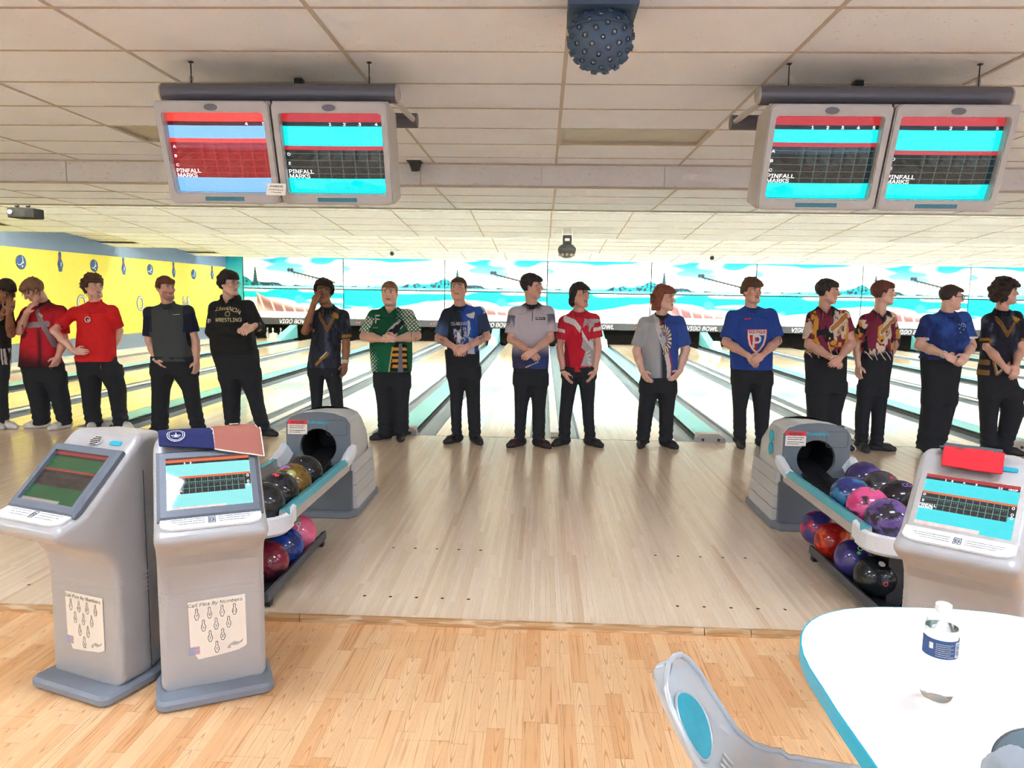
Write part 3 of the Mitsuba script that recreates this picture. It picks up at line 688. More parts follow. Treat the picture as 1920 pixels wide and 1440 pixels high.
for xu, va in ((X0-1.705, (0, 1)), (X0+1.705, (2, 3))):
    for s, v in zip((-1, 1), va): MATS[v] = monitor(xu+s*.333, v, LAB[v])
    h = thing('monitor_hanger', f'dark grey tube hanger carrying the {"left" if xu < 0 else "right"} pair of score monitors', 'hanger')
    obj('tube', cyl((xu-.68, 4.33, 2.70), (xu+.68, 4.33, 2.70), .052, 24), 'm_tube', h, 30)
    for s in (-1, 1): obj('end_cap', lathe([[0, 0], [.05, 0], [.047, .012], [.03, .02], [0, .022]], 20) .apply_transform(frame([xu+s*.68, 4.33, 2.70], [0, 1, 0], [0, 0, s], [s, 0, 0])), 'm_tvgrey', h, 30)
    obj('rear_tube', cyl((xu-.72, 4.80, 2.66), (xu+.72, 4.80, 2.66), .045, 20), 'm_tube', h, 30)
    for s in (-1, 1): obj('link_bar', cyl((xu+s*.67, 4.34, 2.66), (xu+s*.70, 4.80, 2.66), .018, 10), 'm_tvgrey', h, 30)
    obj('bracket', bx(xu-.48, xu+.48, 4.33, 4.5, 2.612, 2.66), 'm_black', h, False)
    obj('post', bx(xu-.026, xu+.026, 4.66, 4.71, 2.66, ZC), 'm_black', h, False)
    for s in (-1, 1):
        c = obj('cable', cyl((xu+s*.52, 4.34, 2.74), (xu+s*.52, 4.34, ZC), .0035, 6), 'm_black', h, 30)
        obj('shackle', tube([(xu+s*.52+.010*math.cos(a), 4.34, 2.775+.022*math.sin(a)) for a in np.linspace(0, 2*math.pi, 13)[:-1]], .003, 6, True), 'm_metal', c, True)
        obj('hook', bx(xu+s*.52-.012, xu+s*.52+.012, 4.33, 4.35, ZC-.006, ZC), 'm_black', c, False)
# warning card between the left two screens
w = thing('warning_card', 'small white warning card stuck between the two left score monitors', 'sign')
cm = frame([X0-1.705+.012, 4.265, 2.125], [1, 0, -.03], [0, .3, .95], [0, -.95, .3])
obj('card', moved(ext(sbox(-.055, -.036, .055, .036), .003), cm@frame([0, 0, .055], [1, 0, 0], [0, 1, 0], [0, 0, 1])), 'm_paper', w, False)
L = []
for st, y, hh in (('WARNING', .018, .011), ('DO NOT TOUCH BALL UNTIL', -.004, .006), ('PINS HAVE SWEPT', -.018, .006)):
    if st != 'WARNING': 
        for k in range(7 if y > -.01 else 5): L.append(bx(-.04+k*.012+(.012 if y < -.01 else 0), -.032+k*.012+(.012 if y < -.01 else 0), y-.002, y+.002, 0, .0008))
    else:
        m = text2(st, hh, False, .0008); m.vertices[:, 1] += y; L.append(m)
obj('lettering', moved(cat(L), cm@frame([0, 0, .0581], [1, 0, 0], [0, 1, 0], [0, 0, 1])), 'm_ink', w, False)

# ---------------------------------------------------------------- things under the ceiling
sb = thing('effect_light', 'black ball-shaped disco light studded with lens tubes, hanging at the top of the view', 'disco light')
BC, BR = np.array([.232, 3.46, 2.714]), .142
obj('shell', trimesh.creation.icosphere(4, BR).apply_translation(BC), 'm_star', sb, True)
obj('mount', bx(.232-.15, .232+.15, 3.30, 3.60, 2.80, ZC), 'm_star', sb, False, label='blue grey mounting box')
obj('seam', tube([BC+np.array([(BR+.001)*math.cos(a), (BR+.001)*math.sin(a), .03]) for a in np.linspace(0, 2*math.pi, 41)[:-1]], .003, 6, True), 'm_star', sb, True)
for k in range(96):
    z = 1-(k+.5)/96*1.9; a = k*2.39996; r = math.sqrt(max(0, 1-z*z)); d = np.array([r*math.cos(a), r*math.sin(a), -z])
    if d[2] > .75: continue
    ax = np.cross(d, [0, 0, 1.]); ax = ax/np.linalg.norm(ax) if np.linalg.norm(ax) > .05 else np.array([1., 0, 0])
    M = frame(BC+d*(BR-.004), ax, np.cross(d, ax), d)
    tb = obj('lens_tube', moved(lathe([[.0105, .002], [.0105, .014], [.0125, .014], [.0125, 0]], 12), M), 'm_star', sb, 30)
    obj('lens', moved(lathe([[0, .011], [.006, .009], [.0105, .004], [0, .004]], 12), M), 'm_lens' if (k % 3) else 'm_metal', tb, True)
dl = thing('effect_light', 'small dark dome-shaped disco light hanging over the lanes', 'disco light')
DC = np.array([.386, 12.8, 2.37])
obj('dome', lathe([[0, .11], [.05, .105], [.11, .08], [.15, .035], [.158, 0], [.150, -.03], [.135, -.075], [.10, -.115], [.05, -.135], [0, -.14]], 28, DC), 'm_darkgrey', dl, 40)
obj('bracket', rbox(DC+[0, 0, .17], [.15, .10, .15], .015), 'm_black', dl, 30)
obj('sticker', bx(DC[0]-.04, DC[0]+.04, DC[1]-.053, DC[1]-.05, DC[2]+.15, DC[2]+.19), 'm_white', dl, False)
obj('hanger', cat([bx(DC[0]-.085, DC[0]-.075, DC[1]-.02, DC[1]+.02, DC[2]+.12, 2.718), bx(DC[0]+.075, DC[0]+.085, DC[1]-.02, DC[1]+.02, DC[2]+.12, 2.718)]), 'm_metal', dl, False)
for k in range(7):
    a = -math.pi/2+(k-3)*.62; p0 = DC+np.array([.118*math.cos(a), .118*math.sin(a), -.085]); d = np.array([math.cos(a)*.75, math.sin(a)*.75, -.6])
    obj('lens', trimesh.creation.icosphere(2, .03).apply_translation(p0), 'm_lens', dl, True)
pj = thing('projector', 'black effect projector on a bracket under the bright ceiling, far left', 'projector')
PC = np.array([-7.20, 10.05, 2.60])
hp = [(-.15, -.12), (.09, -.12), (.17, -.05), (.17, .16), (-.15, .16)]
obj('body', slab(Polygon([(PC[0]+x, PC[1]+y) for x, y in hp]), PC[2]-.075, PC[2]+.06, .01), 'm_deepblack', pj, 20)
for s in (-.1, .06):
    obj('mount_knob', trimesh.creation.icosphere(2, .03).apply_translation(PC+[s, 0, .10]), 'm_black', pj, True)
    obj('arm', cyl(PC+[s, 0, .05], (PC[0]+s, PC[1], 2.93), .012, 8), 'm_metal', pj, 30)
obj('lens', cyl(PC+[-.11, -.135, 0], PC+[-.11, -.115, 0], .032, 16), 'm_lens', pj, 30)
sc_ = thing('security_camera', 'small black wedge security camera at the ceiling soffit', 'camera')
obj('body', hull([(-1.36, 7.50, 2.868), (-1.25, 7.50, 2.868), (-1.36, 7.39, 2.868), (-1.25, 7.39, 2.868), (-1.345, 7.49, 2.79), (-1.265, 7.49, 2.79), (-1.33, 7.42, 2.775), (-1.28, 7.42, 2.775)]), 'm_black', sc_, 20)
obj('base', bx(-1.375, -1.235, 7.38, 7.51, 2.866, ZC), 'm_darkgrey', sc_, False)
for x, w_ in ((-3.715, 'left'), (4.02, 'right')):
    t = thing('security_camera', f'tiny black ball camera on a stem over the lanes, {w_} of the dome light', 'camera')
    obj('ball', trimesh.creation.icosphere(2, .05).apply_translation([x, 18.0, 2.555]), 'm_black', t, True)
    obj('stem', cyl((x, 18.0, 2.58), (x, 18.0, 2.63), .018, 10), 'm_offwhite', t, 30)

# ---------------------------------------------------------------- ball returns
def ball_return(xc, side):
    lab = f'grey ball return with teal rails, {"behind the twin kiosks" if xc < 0 else "beside the right hand kiosk"}'
    t = thing('ball_return', lab, 'ball return')
    X = lambda p: [(xc+a, b, c) for a, b, c in p]
    MF = lambda m: m3.Manifold(m3.Mesh(np.float32(m.vertices), np.uint32(m.faces)))
    back = lambda m: trimesh.Trimesh(m.to_mesh().vert_properties[:, :3], m.to_mesh().tri_verts, process=False)
    arch = [(-.232, 0), (.232, 0), (.226, .665), (.195, .71), (.11, .738), (0, .748), (-.11, .738), (-.195, .71), (-.226, .665)]
    body = hull([(xc+x, 4.965, z) for x, z in arch]+[(xc+x*.96, 5.30, z*.985) for x, z in arch]+[(xc+x*.9, 5.50, z*.80) for x, z in arch]+[(xc+x, 5.55, z) for x, z in arch[:2]]+[(xc-.2, 5.55, .45), (xc+.2, 5.55, .45)])
    hole = cyl((xc, 4.8, .50), (xc, 5.4, .50), .128, 40)
    obj('hood', back(MF(body)-MF(hole)), 'm_hoodside', t, 35)
    fp = Polygon(arch).buffer(-.004).difference(Point(0, .50).buffer(.128, 24)).difference(sbox(-.3, -.1, .3, .10))
    fpm = ext(fp, .016, XZ([xc, 4.966, 0]))
    fpl = obj('front_panel', fpm, 'm_hood', t, 25)
    obj('throat', back(MF(cyl((xc, 4.97, .50), (xc, 5.395, .50), .127, 40))-MF(cyl((xc, 4.9, .50), (xc, 5.36, .50), .120, 40))), 'm_black', t, 35)
    obj('hatch', ext(rrect(.06, .205, .58, .69, .02).difference(rrect(.063, .202, .583, .687, .018)), .0015, XZ([xc, 4.950, 0])), 'm_darkgrey', fpl, False)
    st = obj('warning_sticker', ext(sbox(-.212, .585, -.075, .655), .0012, XZ([xc, 4.950, 0])), 'm_paper', fpl, False, label='white safety sticker')
    obj('header', ext(sbox(-.212, .655, -.075, .686), .0012, XZ([xc, 4.950, 0])), 'm_red', st, False, label='red warning header')
    mm_ = text2('WARNING', .014, True, .0008); obj('lettering', moved(mm_, XZ([xc-.143, 4.9486, .670])), 'm_darkgrey', st, False)
    obj('fine_print', ext(sbox(-.20, .642, -.09, .646).union(sbox(-.20, .628, -.10, .632)).union(sbox(-.20, .610, -.09, .614)).union(sbox(-.20, .597, -.12, .601)), .0006, XZ([xc, 4.9486, 0])), 'm_ink', st, False)
    mm_ = text2('Brunswick', .024, True, .001); obj('lettering', moved(mm_, XZ([xc-.005, 4.950, .672])), 'm_teal_bright', fpl, False, label='pale teal lettering')
    if xc > 0: obj('handle', cat([bx(xc+.02, xc+.17, 4.955, 4.97, .722, .730), bx(xc+.15, xc+.175, 4.952, 4.97, .700, .728)]), 'm_darkgrey', t, False, label='dark recessed handle')
    # ridged side skirts
    for s in (-1, 1):
        ms = []
        for k in range(4):
            z0, z1 = .055+k*.085, .135+k*.085; w = .010+(3-k)*.005
            ms.append(hull([(xc+s*.225, 4.98, z0), (xc+s*(.238+w), 4.985, z0), (xc+s*.225, 5.57, z0), (xc+s*(.238+w), 5.55, z0), (xc+s*.225, 4.98, z1), (xc+s*(.238+w-.006), 4.99, z1), (xc+s*.225, 5.57, z1), (xc+s*(.238+w-.006), 5.55, z1)]))
        for m in ms: obj('skirt_panel', m, 'm_hoodside', t, 20)
    obj('plinth', slab(Polygon([(xc-.225, 4.90), (xc+.225, 4.90), (xc+.272, 4.98), (xc+.272, 5.60), (xc-.272, 5.60), (xc-.272, 4.98)]), 0, .055, .01), 'm_plinth', t, 20)
    obj('lower_front', hull([(xc-.236, 4.93, .05), (xc+.236, 4.93, .05), (xc-.236, 4.97, .05), (xc+.236, 4.97, .05), (xc-.236, 4.955, .33), (xc+.236, 4.955, .33), (xc-.236, 4.97, .33), (xc+.236, 4.97, .33)]), 'm_hood', t, 20)
    for z in (.615, .525):
        pb = obj('vent_button', cyl((xc+side*.226, 5.16, z), (xc+side*.245, 5.16, z), .042, 20), 'm_teal_bright', t, 30)
    obj('button_plate', rbox([xc+side*.228, 5.16, .57], [.014, .13, .22], .006), 'm_tvgrey', t, 20)
    # ball rack: teal rails, white elbows, white tray at the near end
    for s in (-1, 1):
        x = xc+s*.235
        pr = [(-.032, .375), (.026, .375), (.030, .43), (.006, .455), (-.020, .45)]
        rail = hull([(x+s*a, y, z) for a, z in pr for y in (3.60, 4.80)])
        obj('rail', rail, 'm_tvgrey', t, 20)
        tl = hull([(x+s*a, y, z) for a, z in [(.031, .428), (.0325, .432), (.008, .4585), (-.021, .4535), (-.021, .449)] for y in (3.60, 4.80)])
        obj('rail_cap', tl, 'm_teal', t, 20)
        el = []
        ys = [4.74, 4.80, 4.86, 4.92, 4.962]; zs = [.455, .460, .472, .492, .512]
        for k in range(4):
            el.append(hull([(x+s*a, yy, z) for yy, zz in ((ys[k], zs[k]), (ys[k+1], zs[k+1])) for a, z in [(-.060, zz-.06), (.032, zz-.045), (.032, zz), (.006, zz+.008), (-.02, zz)]]))
        obj('elbow', cat(el), 'm_return_white', t, 25)
    obj('bed', hull(X([(-.21, 3.62, .33), (.21, 3.62, .33), (-.21, 4.96, .345), (.21, 4.96, .345), (-.21, 3.62, .355), (.21, 3.62, .355), (-.21, 4.96, .37), (.21, 4.96, .37)])), 'm_black', t, False)
    obj('centre_ridge', hull(X([(-.012, 3.7, .355), (.012, 3.7, .355), (-.012, 4.9, .365), (.012, 4.9, .365), (-.006, 3.7, .40), (.006, 3.7, .40), (-.006, 4.9, .42), (.006, 4.9, .42)])), 'm_black', t, False)
    obj('ball_lift', hull(X([(-.09, 4.75, .36), (.09, 4.75, .36), (-.09, 5.2, .42), (.09, 5.2, .42), (-.09, 4.75, .375), (.09, 4.75, .375), (-.06, 5.2, .45), (.06, 5.2, .45)])), 'm_black', t, False)
    a = np.linspace(0, math.pi, 13); tr = [(x_*1.0, y_) for x_, y_ in zip(np.cos(a)*.268, 3.60-np.sin(a)*.17)]
    obj('tray', cat([slab(Polygon([(xc+p, q) for p, q in [(.268, 3.66)]+tr+[(-.268, 3.66)]]), .335, .395, .018)]), 'm_return_white', t, 25)
    wl_ = []
    for k in range(12):
        p0, p1 = tr[k], tr[k+1]; i0, i1 = (p0[0]*.82, 3.60-(3.60-p0[1])*.80), (p1[0]*.82, 3.60-(3.60-p1[1])*.80)
        wl_.append(hull([(xc+p[0], p[1], .37) for p in (p0, p1, i0, i1)]+[(xc+p[0], p[1], .43) for p in (p0, p1)]+[(xc+p[0]*.93, 3.6-(3.6-p[1])*.93, .44) for p in (p0, p1)]))
    wl_ += [hull(X([(s*.268, 3.60, .37), (s*.22, 3.60, .37), (s*.268, 3.70, .37), (s*.22, 3.70, .37), (s*.268, 3.60, .43), (s*.25, 3.60, .44), (s*.268, 3.70, .45), (s*.25, 3.70, .46)])) for s in (-1, 1)]
    obj('tray_rim', cat(wl_), 'm_return_white', t, 25)
    obj('pedestal', hull(X([(-.07, 3.70, 0), (.07, 3.70, 0), (-.07, 3.95, 0), (.07, 3.95, 0), (-.05, 3.74, .34), (.05, 3.74, .34), (-.05, 3.9, .34), (.05, 3.9, .34)])), 'm_black', t, 20)
    # low floor rack
    r = thing('floor_rack', f'low black ball rack on the approach under the {"left" if xc < 0 else "right"} ball return', 'ball rack')
    for s in (-1, 1):
        obj('side_rail', hull(X([(s*.18, 3.42, .03), (s*.215, 3.42, .035), (s*.18, 4.40, .03), (s*.215, 4.40, .035), (s*.188, 3.42, .075), (s*.213, 3.42, .085), (s*.188, 4.40, .075), (s*.213, 4.40, .085)])), 'm_darkgrey', r, 20)
        for y in (3.47, 4.35): obj('foot', bx(xc+s*.197-.015, xc+s*.197+.015, y-.02, y+.02, 0, .034), 'm_black', r, False)
        if s == 1 or True:
            obj('trough', hull(X([(s*.006, 3.42, .004), (s*.19, 3.42, .03), (s*.006, 4.40, .004), (s*.19, 4.40, .03), (s*.006, 3.42, .014), (s*.19, 3.42, .045), (s*.006, 4.40, .014), (s*.19, 4.40, .045)])), 'm_black', r, False)
    return t
XBL, XBR = X0-1.705, X0+1.705
ball_return(XBL, -1); ball_return(XBR, -1)

BRAD = .1083
ico = trimesh.creation.icosphere(4, 1.0); DIR = np.array(ico.vertices)
def veins(seed, f, warp=1.2):
    p = DIR*f; q = p+warp*np.stack([meshkit.fbm(p+7*k, 3, seed+k) for k in range(3)], -1)
    return meshkit.fbm(q, 4, seed+9)
def ball(pos, cols, lab, seed, f=1.6, lo=.42, hi=.58, holes=None, holecol='m_black', group=None, mark=None):
    n = veins(seed, f); t = np.clip((n-lo)/(hi-lo), 0, 1)[:, None]
    c = lin(cols[0])*(1-t)+lin(cols[1])*t
    if len(cols) > 2:
        m = np.clip((veins(seed+50, f*1.3)-.52)/.06, 0, 1)[:, None]; c = c*(1-m)+lin(cols[2])*m
    b = thing('bowling_ball', lab, 'bowling ball', group)
    pos = np.array(pos, float)
    obj('body', trimesh.Trimesh(DIR*BRAD+pos, ico.faces, process=False), 'm_ball', b, True, color=c)
    def spot(d, name, r, m, ring=None, deep=True):
        d = np.array(d, float); d /= np.linalg.norm(d); a = np.cross(d, [0.3, 0.1, 1]); a /= np.linalg.norm(a)
        e = np.cross(d, a); zz = math.sqrt(BRAD**2-r*r)
        M = frame(pos, a, e, d)
        if ring: obj('hole_ring', moved(lathe([[r, zz-.002], [r, zz+.0012], [r+.004, math.sqrt(BRAD**2-(r+.004)**2)+.0010], [r+.004, zz-.004]], 18), M), ring, b, 30)
        obj(name, moved(lathe([[0, zz-.001], [r, zz-.001], [r, zz+.0008], [0, zz+.0012]], 18), M), m, b, 30)
    for h in holes or []: spot(h[0], 'finger_hole', h[1], h[2], h[3] if len(h) > 3 else None)
    if mark: mark(pos, b)
    return b
def decal_on_ball(poly2d, mname, d, up=(0, 0, 1), name='mark', label=None):
    def go(pos, b):
        dd = np.array(d, float); dd /= np.linalg.norm(dd); e1 = np.cross(up, dd); e1 /= np.linalg.norm(e1); e2 = np.cross(dd, e1)
        m = poly2d if isinstance(poly2d, trimesh.Trimesh) else ext(poly2d, .0008)
        v, fa = trimesh.remesh.subdivide_to_size(m.vertices, m.faces, .014)
        z = np.sqrt(np.maximum(BRAD**2-v[:, 0]**2-v[:, 1]**2, 0))+v[:, 2]+.0004
        w = pos+v[:, :1]*e1+v[:, 1:2]*e2+z[:, None]*dd
        obj(name, trimesh.Trimesh(w, fa, process=False), mname, b, False, label=label)
    return go
def many(*fs):
    def go(pos, b):
        for f in fs: f(pos, b)
    return go
mat('m_pink', (235, 120, 170), .4); mat('m_orange', (230, 100, 55), .4); mat('m_palegreen', (205, 220, 150), .4); mat('m_violet', (150, 110, 200), .4)
GL, GR, GLL, GRL = 'balls on the left return rack', 'balls on the right return rack', 'balls on the left floor rack', 'balls on the right floor rack'
cam = lambda p: _o-np.array(p)
XL1 = -1.43
K, K2 = (12, 13, 15), (26, 28, 31)
ball((XL1, 4.308, .472), [K, K2], 'plain charcoal ball nearest the left hood opening', 1, group=GL, holes=[((.0, -.6, .9), .004, 'm_white')])
ring_star = cat([bx(-.002+.018*0, .002, .014, .028, 0, .0008).apply_transform(rotz(a)) for a in np.linspace(0, 2*math.pi, 19)[:-1]])
ball((XL1, 4.088, .472), [(142, 112, 40), (100, 74, 26), (60, 46, 30)], 'gold and brown marbled ball with a purple patch on the left rack', 2, group=GL, lo=.35, hi=.65,
     mark=many(decal_on_ball(Polygon([(-.045, .01), (-.02, .035), (.02, .03), (.03, .015), (.0, .012), (-.015, -.005)]), 'm_violet', (-.25, -.6, .9), name='patch', label='purple patch'), decal_on_ball(ring_star, 'm_palegreen', (.2, -.75, .62), name='emblem', label='pale radiating emblem'), decal_on_ball(Point(0, 0).buffer(.011), 'm_palegreen', (.2, -.75, .62), name='emblem')))
ball((XL1, 3.870, .472), [K, (38, 38, 46)], 'black ball with pink ringed finger holes on the left rack', 3, group=GL, holes=[((.05, -.35, 1), .008, 'm_red', 'm_pinkring'), ((-.12, -.2, 1), .008, 'm_red', 'm_pinkring')])
ball((XL1, 3.652, .472), [(13, 15, 17), (28, 31, 33)], 'plain black ball at the near end of the left rack', 4, group=GL)
HL = .125
ball((-1.445, 4.215, HL), [(240, 70, 120), (245, 130, 160)], 'pink and green ball with a white fruit emblem on the left floor rack', 5, f=.7, lo=.3, hi=.75, group=GLL,
     mark=many(decal_on_ball(Point(-.0, .0).buffer(.026).difference(Point(0, 0).buffer(.021)).union(Point(.018, .022).buffer(.014).difference(Point(.018, .022).buffer(.010))), 'm_white', (.10, -.8, .55), name='emblem', label='white outlined fruit emblem'),
               decal_on_ball(Polygon([(-.06, -.02), (-.03, .02), (.02, .035), (.055, .03), (.03, .0), (.01, -.012), (-.03, -.03)]).buffer(.006), 'm_greenring', (-.35, -.25, .95), name='patch', label='bright green patch'),
               decal_on_ball(text2('SUGAR', .015, True, .0006).apply_translation([0, -.037, 0]) if False else cat([bx(-.030+k*.011, -.023+k*.011, -.042, -.028, 0, .0008) for k in range(6)]), 'm_white', (.10, -.8, .55), name='lettering')))
ball((-1.445, 3.975, HL), [(30, 62, 140), (40, 80, 165), (24, 40, 95)], 'glossy royal blue ball on the left floor rack', 6, group=GLL)
ball((-1.445, 3.735, HL), [(42, 20, 30), (122, 30, 48)], 'dark maroon swirled ball at the near end of the left floor rack', 7, f=1.4, lo=.4, hi=.62, group=GLL, holes=[((.75, -.5, .5), .009, 'm_pink', None)])
# right hand return
ball((1.755, 4.115, .472), [(26, 32, 80), (44, 50, 112), (40, 110, 150)], 'navy ball with turquoise veins on the right rack beside the teal rail', 11, group=GR)
ball((1.755, 3.888, .472), [(200, 50, 110), (235, 90, 150), (48, 40, 52)], 'magenta pearl ball with green ringed holes on the right rack', 12, f=1.2, group=GR, holes=[((.02, -.35, 1), .006, 'm_greenring', 'm_greenring'), ((.22, -.2, 1), .009, 'm_black'), ((.1, .0, 1), .009, 'm_black')])
ball((1.755, 3.662, .472), [(80, 58, 112), (104, 80, 140), (40, 36, 48)], 'purple and grey mottled ball at the near end of the right rack', 13, f=2.2, group=GR, holes=[((.9, -.55, .18), .009, 'm_black', 'm_pinkring'), ((1.0, -.35, .22), .009, 'm_black', 'm_pinkring')])
ball((1.985, 4.480, .480), [(44, 34, 82), (84, 70, 140)], 'dark violet ball farthest up the right rack', 14, f=1.2, group=GR)
ball((1.985, 4.255, .478), [(14, 14, 17), (66, 64, 70)], 'black and silver swirled ball with a red mark on the right rack', 15, f=1.6, group=GR, mark=decal_on_ball(sbox(-.012, -.008, .012, .01), 'm_red', (.25, -.55, .75), label='red mark'))
ball((1.985, 4.030, .478), [(12, 11, 15), (28, 24, 36)], 'black ball with two violet ringed holes on the right rack', 16, group=GR, holes=[((-.0, -.45, .9), .010, 'm_black', 'm_violet'), ((.22, -.42, .9), .010, 'm_black', 'm_violet')])
ball((1.985, 3.806, .478), [(14, 14, 18), (34, 36, 46)], 'black ball half hidden by the right hand kiosk', 17, group=GR)
XR1 = 1.775
ball((XR1, 4.605, HL), [(40, 44, 92), (66, 60, 120), (188, 40, 70)], 'red and navy ball farthest back on the right floor rack', 18, f=.9, group=GRL)
ball((XR1, 4.355, HL), [(225, 40, 30), (240, 95, 50), (150, 25, 25)], 'fiery orange red ball on the right floor rack', 19, f=1.2, group=GRL, mark=decal_on_ball(Polygon([(-.03, -.02), (.0, .012), (.035, .006), (.03, -.004), (.005, .002), (-.018, -.025)]), 'm_orange', (.1, -.8, .1)))
ball((XR1, 4.050, HL), [(38, 34, 84), (74, 66, 130)], 'indigo pearl ball with three drilled holes on the right floor rack', 20, f=1.1, group=GRL, holes=[((-.02, -.6, .75), .010, 'm_black', 'm_palegreen'), ((.22, -.62, .68), .011, 'm_black'), ((-.14, -.78, .6), .006, 'm_greenring', 'm_greenring')],
     mark=decal_on_ball(Point(0, 0).buffer(.018).difference(Point(0, 0).buffer(.014)).union(sbox(-.008, -.008, .008, -.004)).union(sbox(-.008, .003, .008, .007)), 'm_darkgrey', (.12, -.3, 1), name='emblem'))
ball((XR1, 3.790, HL), [(11, 14, 17), (24, 29, 34)], 'black ball with a cream thumb hole at the near end of the right floor rack', 21, group=GRL, holes=[((.02, -.55, .85), .013, 'm_paper', 'm_offwhite'), ((.05, -1, .02), .009, 'm_black', 'm_pinkring')],
     mark=decal_on_ball(sbox(-.012, -.012, .012, .012).union(sbox(-.004, .012, .004, .03)), 'm_orange', (.85, -.62, .22), name='emblem', label='orange emblem'))

mat('m_groove', (172, 170, 168), .4)
# ---------------------------------------------------------------- scoring kiosks
KB = []
def kiosk(pos, rot, var, lab, plain=False):
    t = thing('score_kiosk', lab, 'kiosk')
    M = rotz(rot, (pos[0], pos[1], ZF))@np.diag([1.05, 1, .98, 1])                       # local: x right, -y towards the player, origin at the front edge of the base
    W = .185
    if not KB:
        P = [(.085, .15), (.088, .44), (.085, .50), (.07, .56), (.035, .61), (-.02, .645), (-.08, .672), (-.125, .70), (-.142, .722), (-.139, .742), (-.118, .760), (-.03, .790), (.215, 1.03), (.245, 1.045), (.38, 1.035), (.405, 1.01), (.41, .93), (.41, .04), (.085, .04)]
        poly = Polygon(P); h_ = .0068
        V = Vol([-W-.01, -.15, .03], [W+.01, .42, 1.05], h_); g = np.stack(np.meshgrid(V.ax[1], V.ax[2], indexing='ij'), -1)
        pp = shapely.points(g.reshape(-1, 2).astype(float)); d2 = shapely.distance(poly.exterior, pp)*np.where(shapely.contains(poly, pp), -1, 1); d2 = d2.reshape(g.shape[:2])[None]
        R_ = .030; R2 = .012; ty = np.clip((V.ax[1]-.20)/.21, 0, 1); dx = np.abs(V.ax[0])[:, None, None]-(W-.065*ty*ty*(3-2*ty))[None, :, None]
        qx, qz = np.maximum(dx+R_, 0), np.maximum(d2+R_, 0)
        V.d = (np.sqrt(qx*qx+qz*qz)+np.minimum(np.maximum(dx+R_, d2+R_), 0)-R_).astype(np.float32)
        KB.append(relax(*V.mesh(), 2))
    obj('body', moved(KB[0], M), 'm_kiosk', t, True)
    base = Polygon([(-.165, .035), (.165, .035), (.165, .22), (.10, .44), (-.10, .44), (-.165, .22)]).buffer(.04, 8)
    obj('base', moved(slab(base, 0, .045, .012), M), 'm_kbase', t, 25)
    for k in range(5):
        z = .40+k*.019
        ring_ = rrect(-W-.0006, W+.0006, .0868, .26, .030); obj('groove', moved(ext(ring_.difference(ring_.buffer(-.006)), .003, trimesh.transformations.translation_matrix([0, 0, z])), M), 'm_groove', t, False)
    obj('back_seam', moved(cat([bx(s*(W-.004)-.003, s*(W-.004)+.0006, .235, .238, .06, .90) for s in (-1, 1)]), M), 'm_darkgrey', t, False)
    # sloping screen: frame on the slope from (.02,.805) to (.245,1.035)
    a = np.array([-.028, .792]); b = np.array([.212, 1.027]); d = (b-a)/np.linalg.norm(b-a); nrm = np.array([-d[1], d[0]])
    S = M@frame([0, a[0], a[1]], [1, 0, 0], [0, d[0], d[1]], [0, nrm[0], nrm[1]])
    Ls = float(np.linalg.norm(b-a))
    fr_ = rrect(-.172, .172, -.015, Ls-.035, .012)
    q0, q1 = .008, Ls-.098
    hole = sbox(-.142, q0, .142, q1)
    if var == 2:
        obj('screen_surround', moved(ext(rrect(-.160, .160, -.012, Ls-.08, .012).difference(hole), .008), S), 'm_tvgrey', t, 20)
    else:
        hd = hull([(x, y, 0) for x in (-.174, .174) for y in (-.032, Ls-.062)]+[(x, y, .016) for x in (-.174, .174) for y in (-.032, Ls-.062)]+[(x, y, .028) for x in (-.162, .162) for y in (-.020, Ls-.074)])
        hm = m3.Manifold(m3.Mesh(np.float32(hd.vertices), np.uint32(hd.faces)))
        hb = ext(hole, .1); hb.apply_translation([0, 0, .012]); hm = hm-m3.Manifold(m3.Mesh(np.float32(hb.vertices), np.uint32(hb.faces)))
        obj('screen_frame', moved(trimesh.Trimesh(hm.to_mesh().vert_properties[:, :3], hm.to_mesh().tri_verts, process=False), S), 'm_bezel', t, 20)
    zz = .014 if var != 2 else .005
    v = np.array([(-.142, q0, zz), (.142, q0, zz), (.142, q1, zz), (-.142, q1, zz)])
    g = trimesh.Trimesh(v, [[0, 1, 2], [0, 2, 3]], process=False)
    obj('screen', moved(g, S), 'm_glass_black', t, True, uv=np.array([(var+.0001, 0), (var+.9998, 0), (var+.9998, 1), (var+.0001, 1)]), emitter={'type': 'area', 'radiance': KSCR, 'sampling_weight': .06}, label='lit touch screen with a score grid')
    if var != 0:
        L = []
        for st, u0, v0, hh in [('D', .03, .585, .009), ('E', .03, .465, .009), ('PINFALL', .09, .385, .0095), ('MARKS', .075, .335, .0095), ('0', .965, .585, .011), ('0', .965, .465, .011), ('0', .965, .40, .011), ('1', .22, .922, .008), ('2', .29, .922, .008)]+([('4', .42, .922, .008), ('5', .55, .922, .008), ('10', .80, .922, .008), ('HDCP', .93, .922, .007)] if var == 2 else []):
            m = text2(st, hh, True, .0006); m.apply_translation([(u0-.5)*.284, q0+v0*(q1-q0), zz+.0004]); L.append(m)
        obj('lettering', moved(cat(L), S), 'm_white', t, False, emitter={'type': 'area', 'radiance': {'type': 'rgb', 'value': .9}, 'sampling_weight': .02})
    # raised pad with grooves and the framed letter, on the lip
    a2 = np.array([-.116, .761]); b2 = np.array([-.030, .790]); d2 = (b2-a2)/np.linalg.norm(b2-a2); n2 = np.array([-d2[1], d2[0]])
    S2 = M@frame([0, a2[0], a2[1]], [1, 0, 0], [0, d2[0], d2[1]], [0, n2[0], n2[1]])
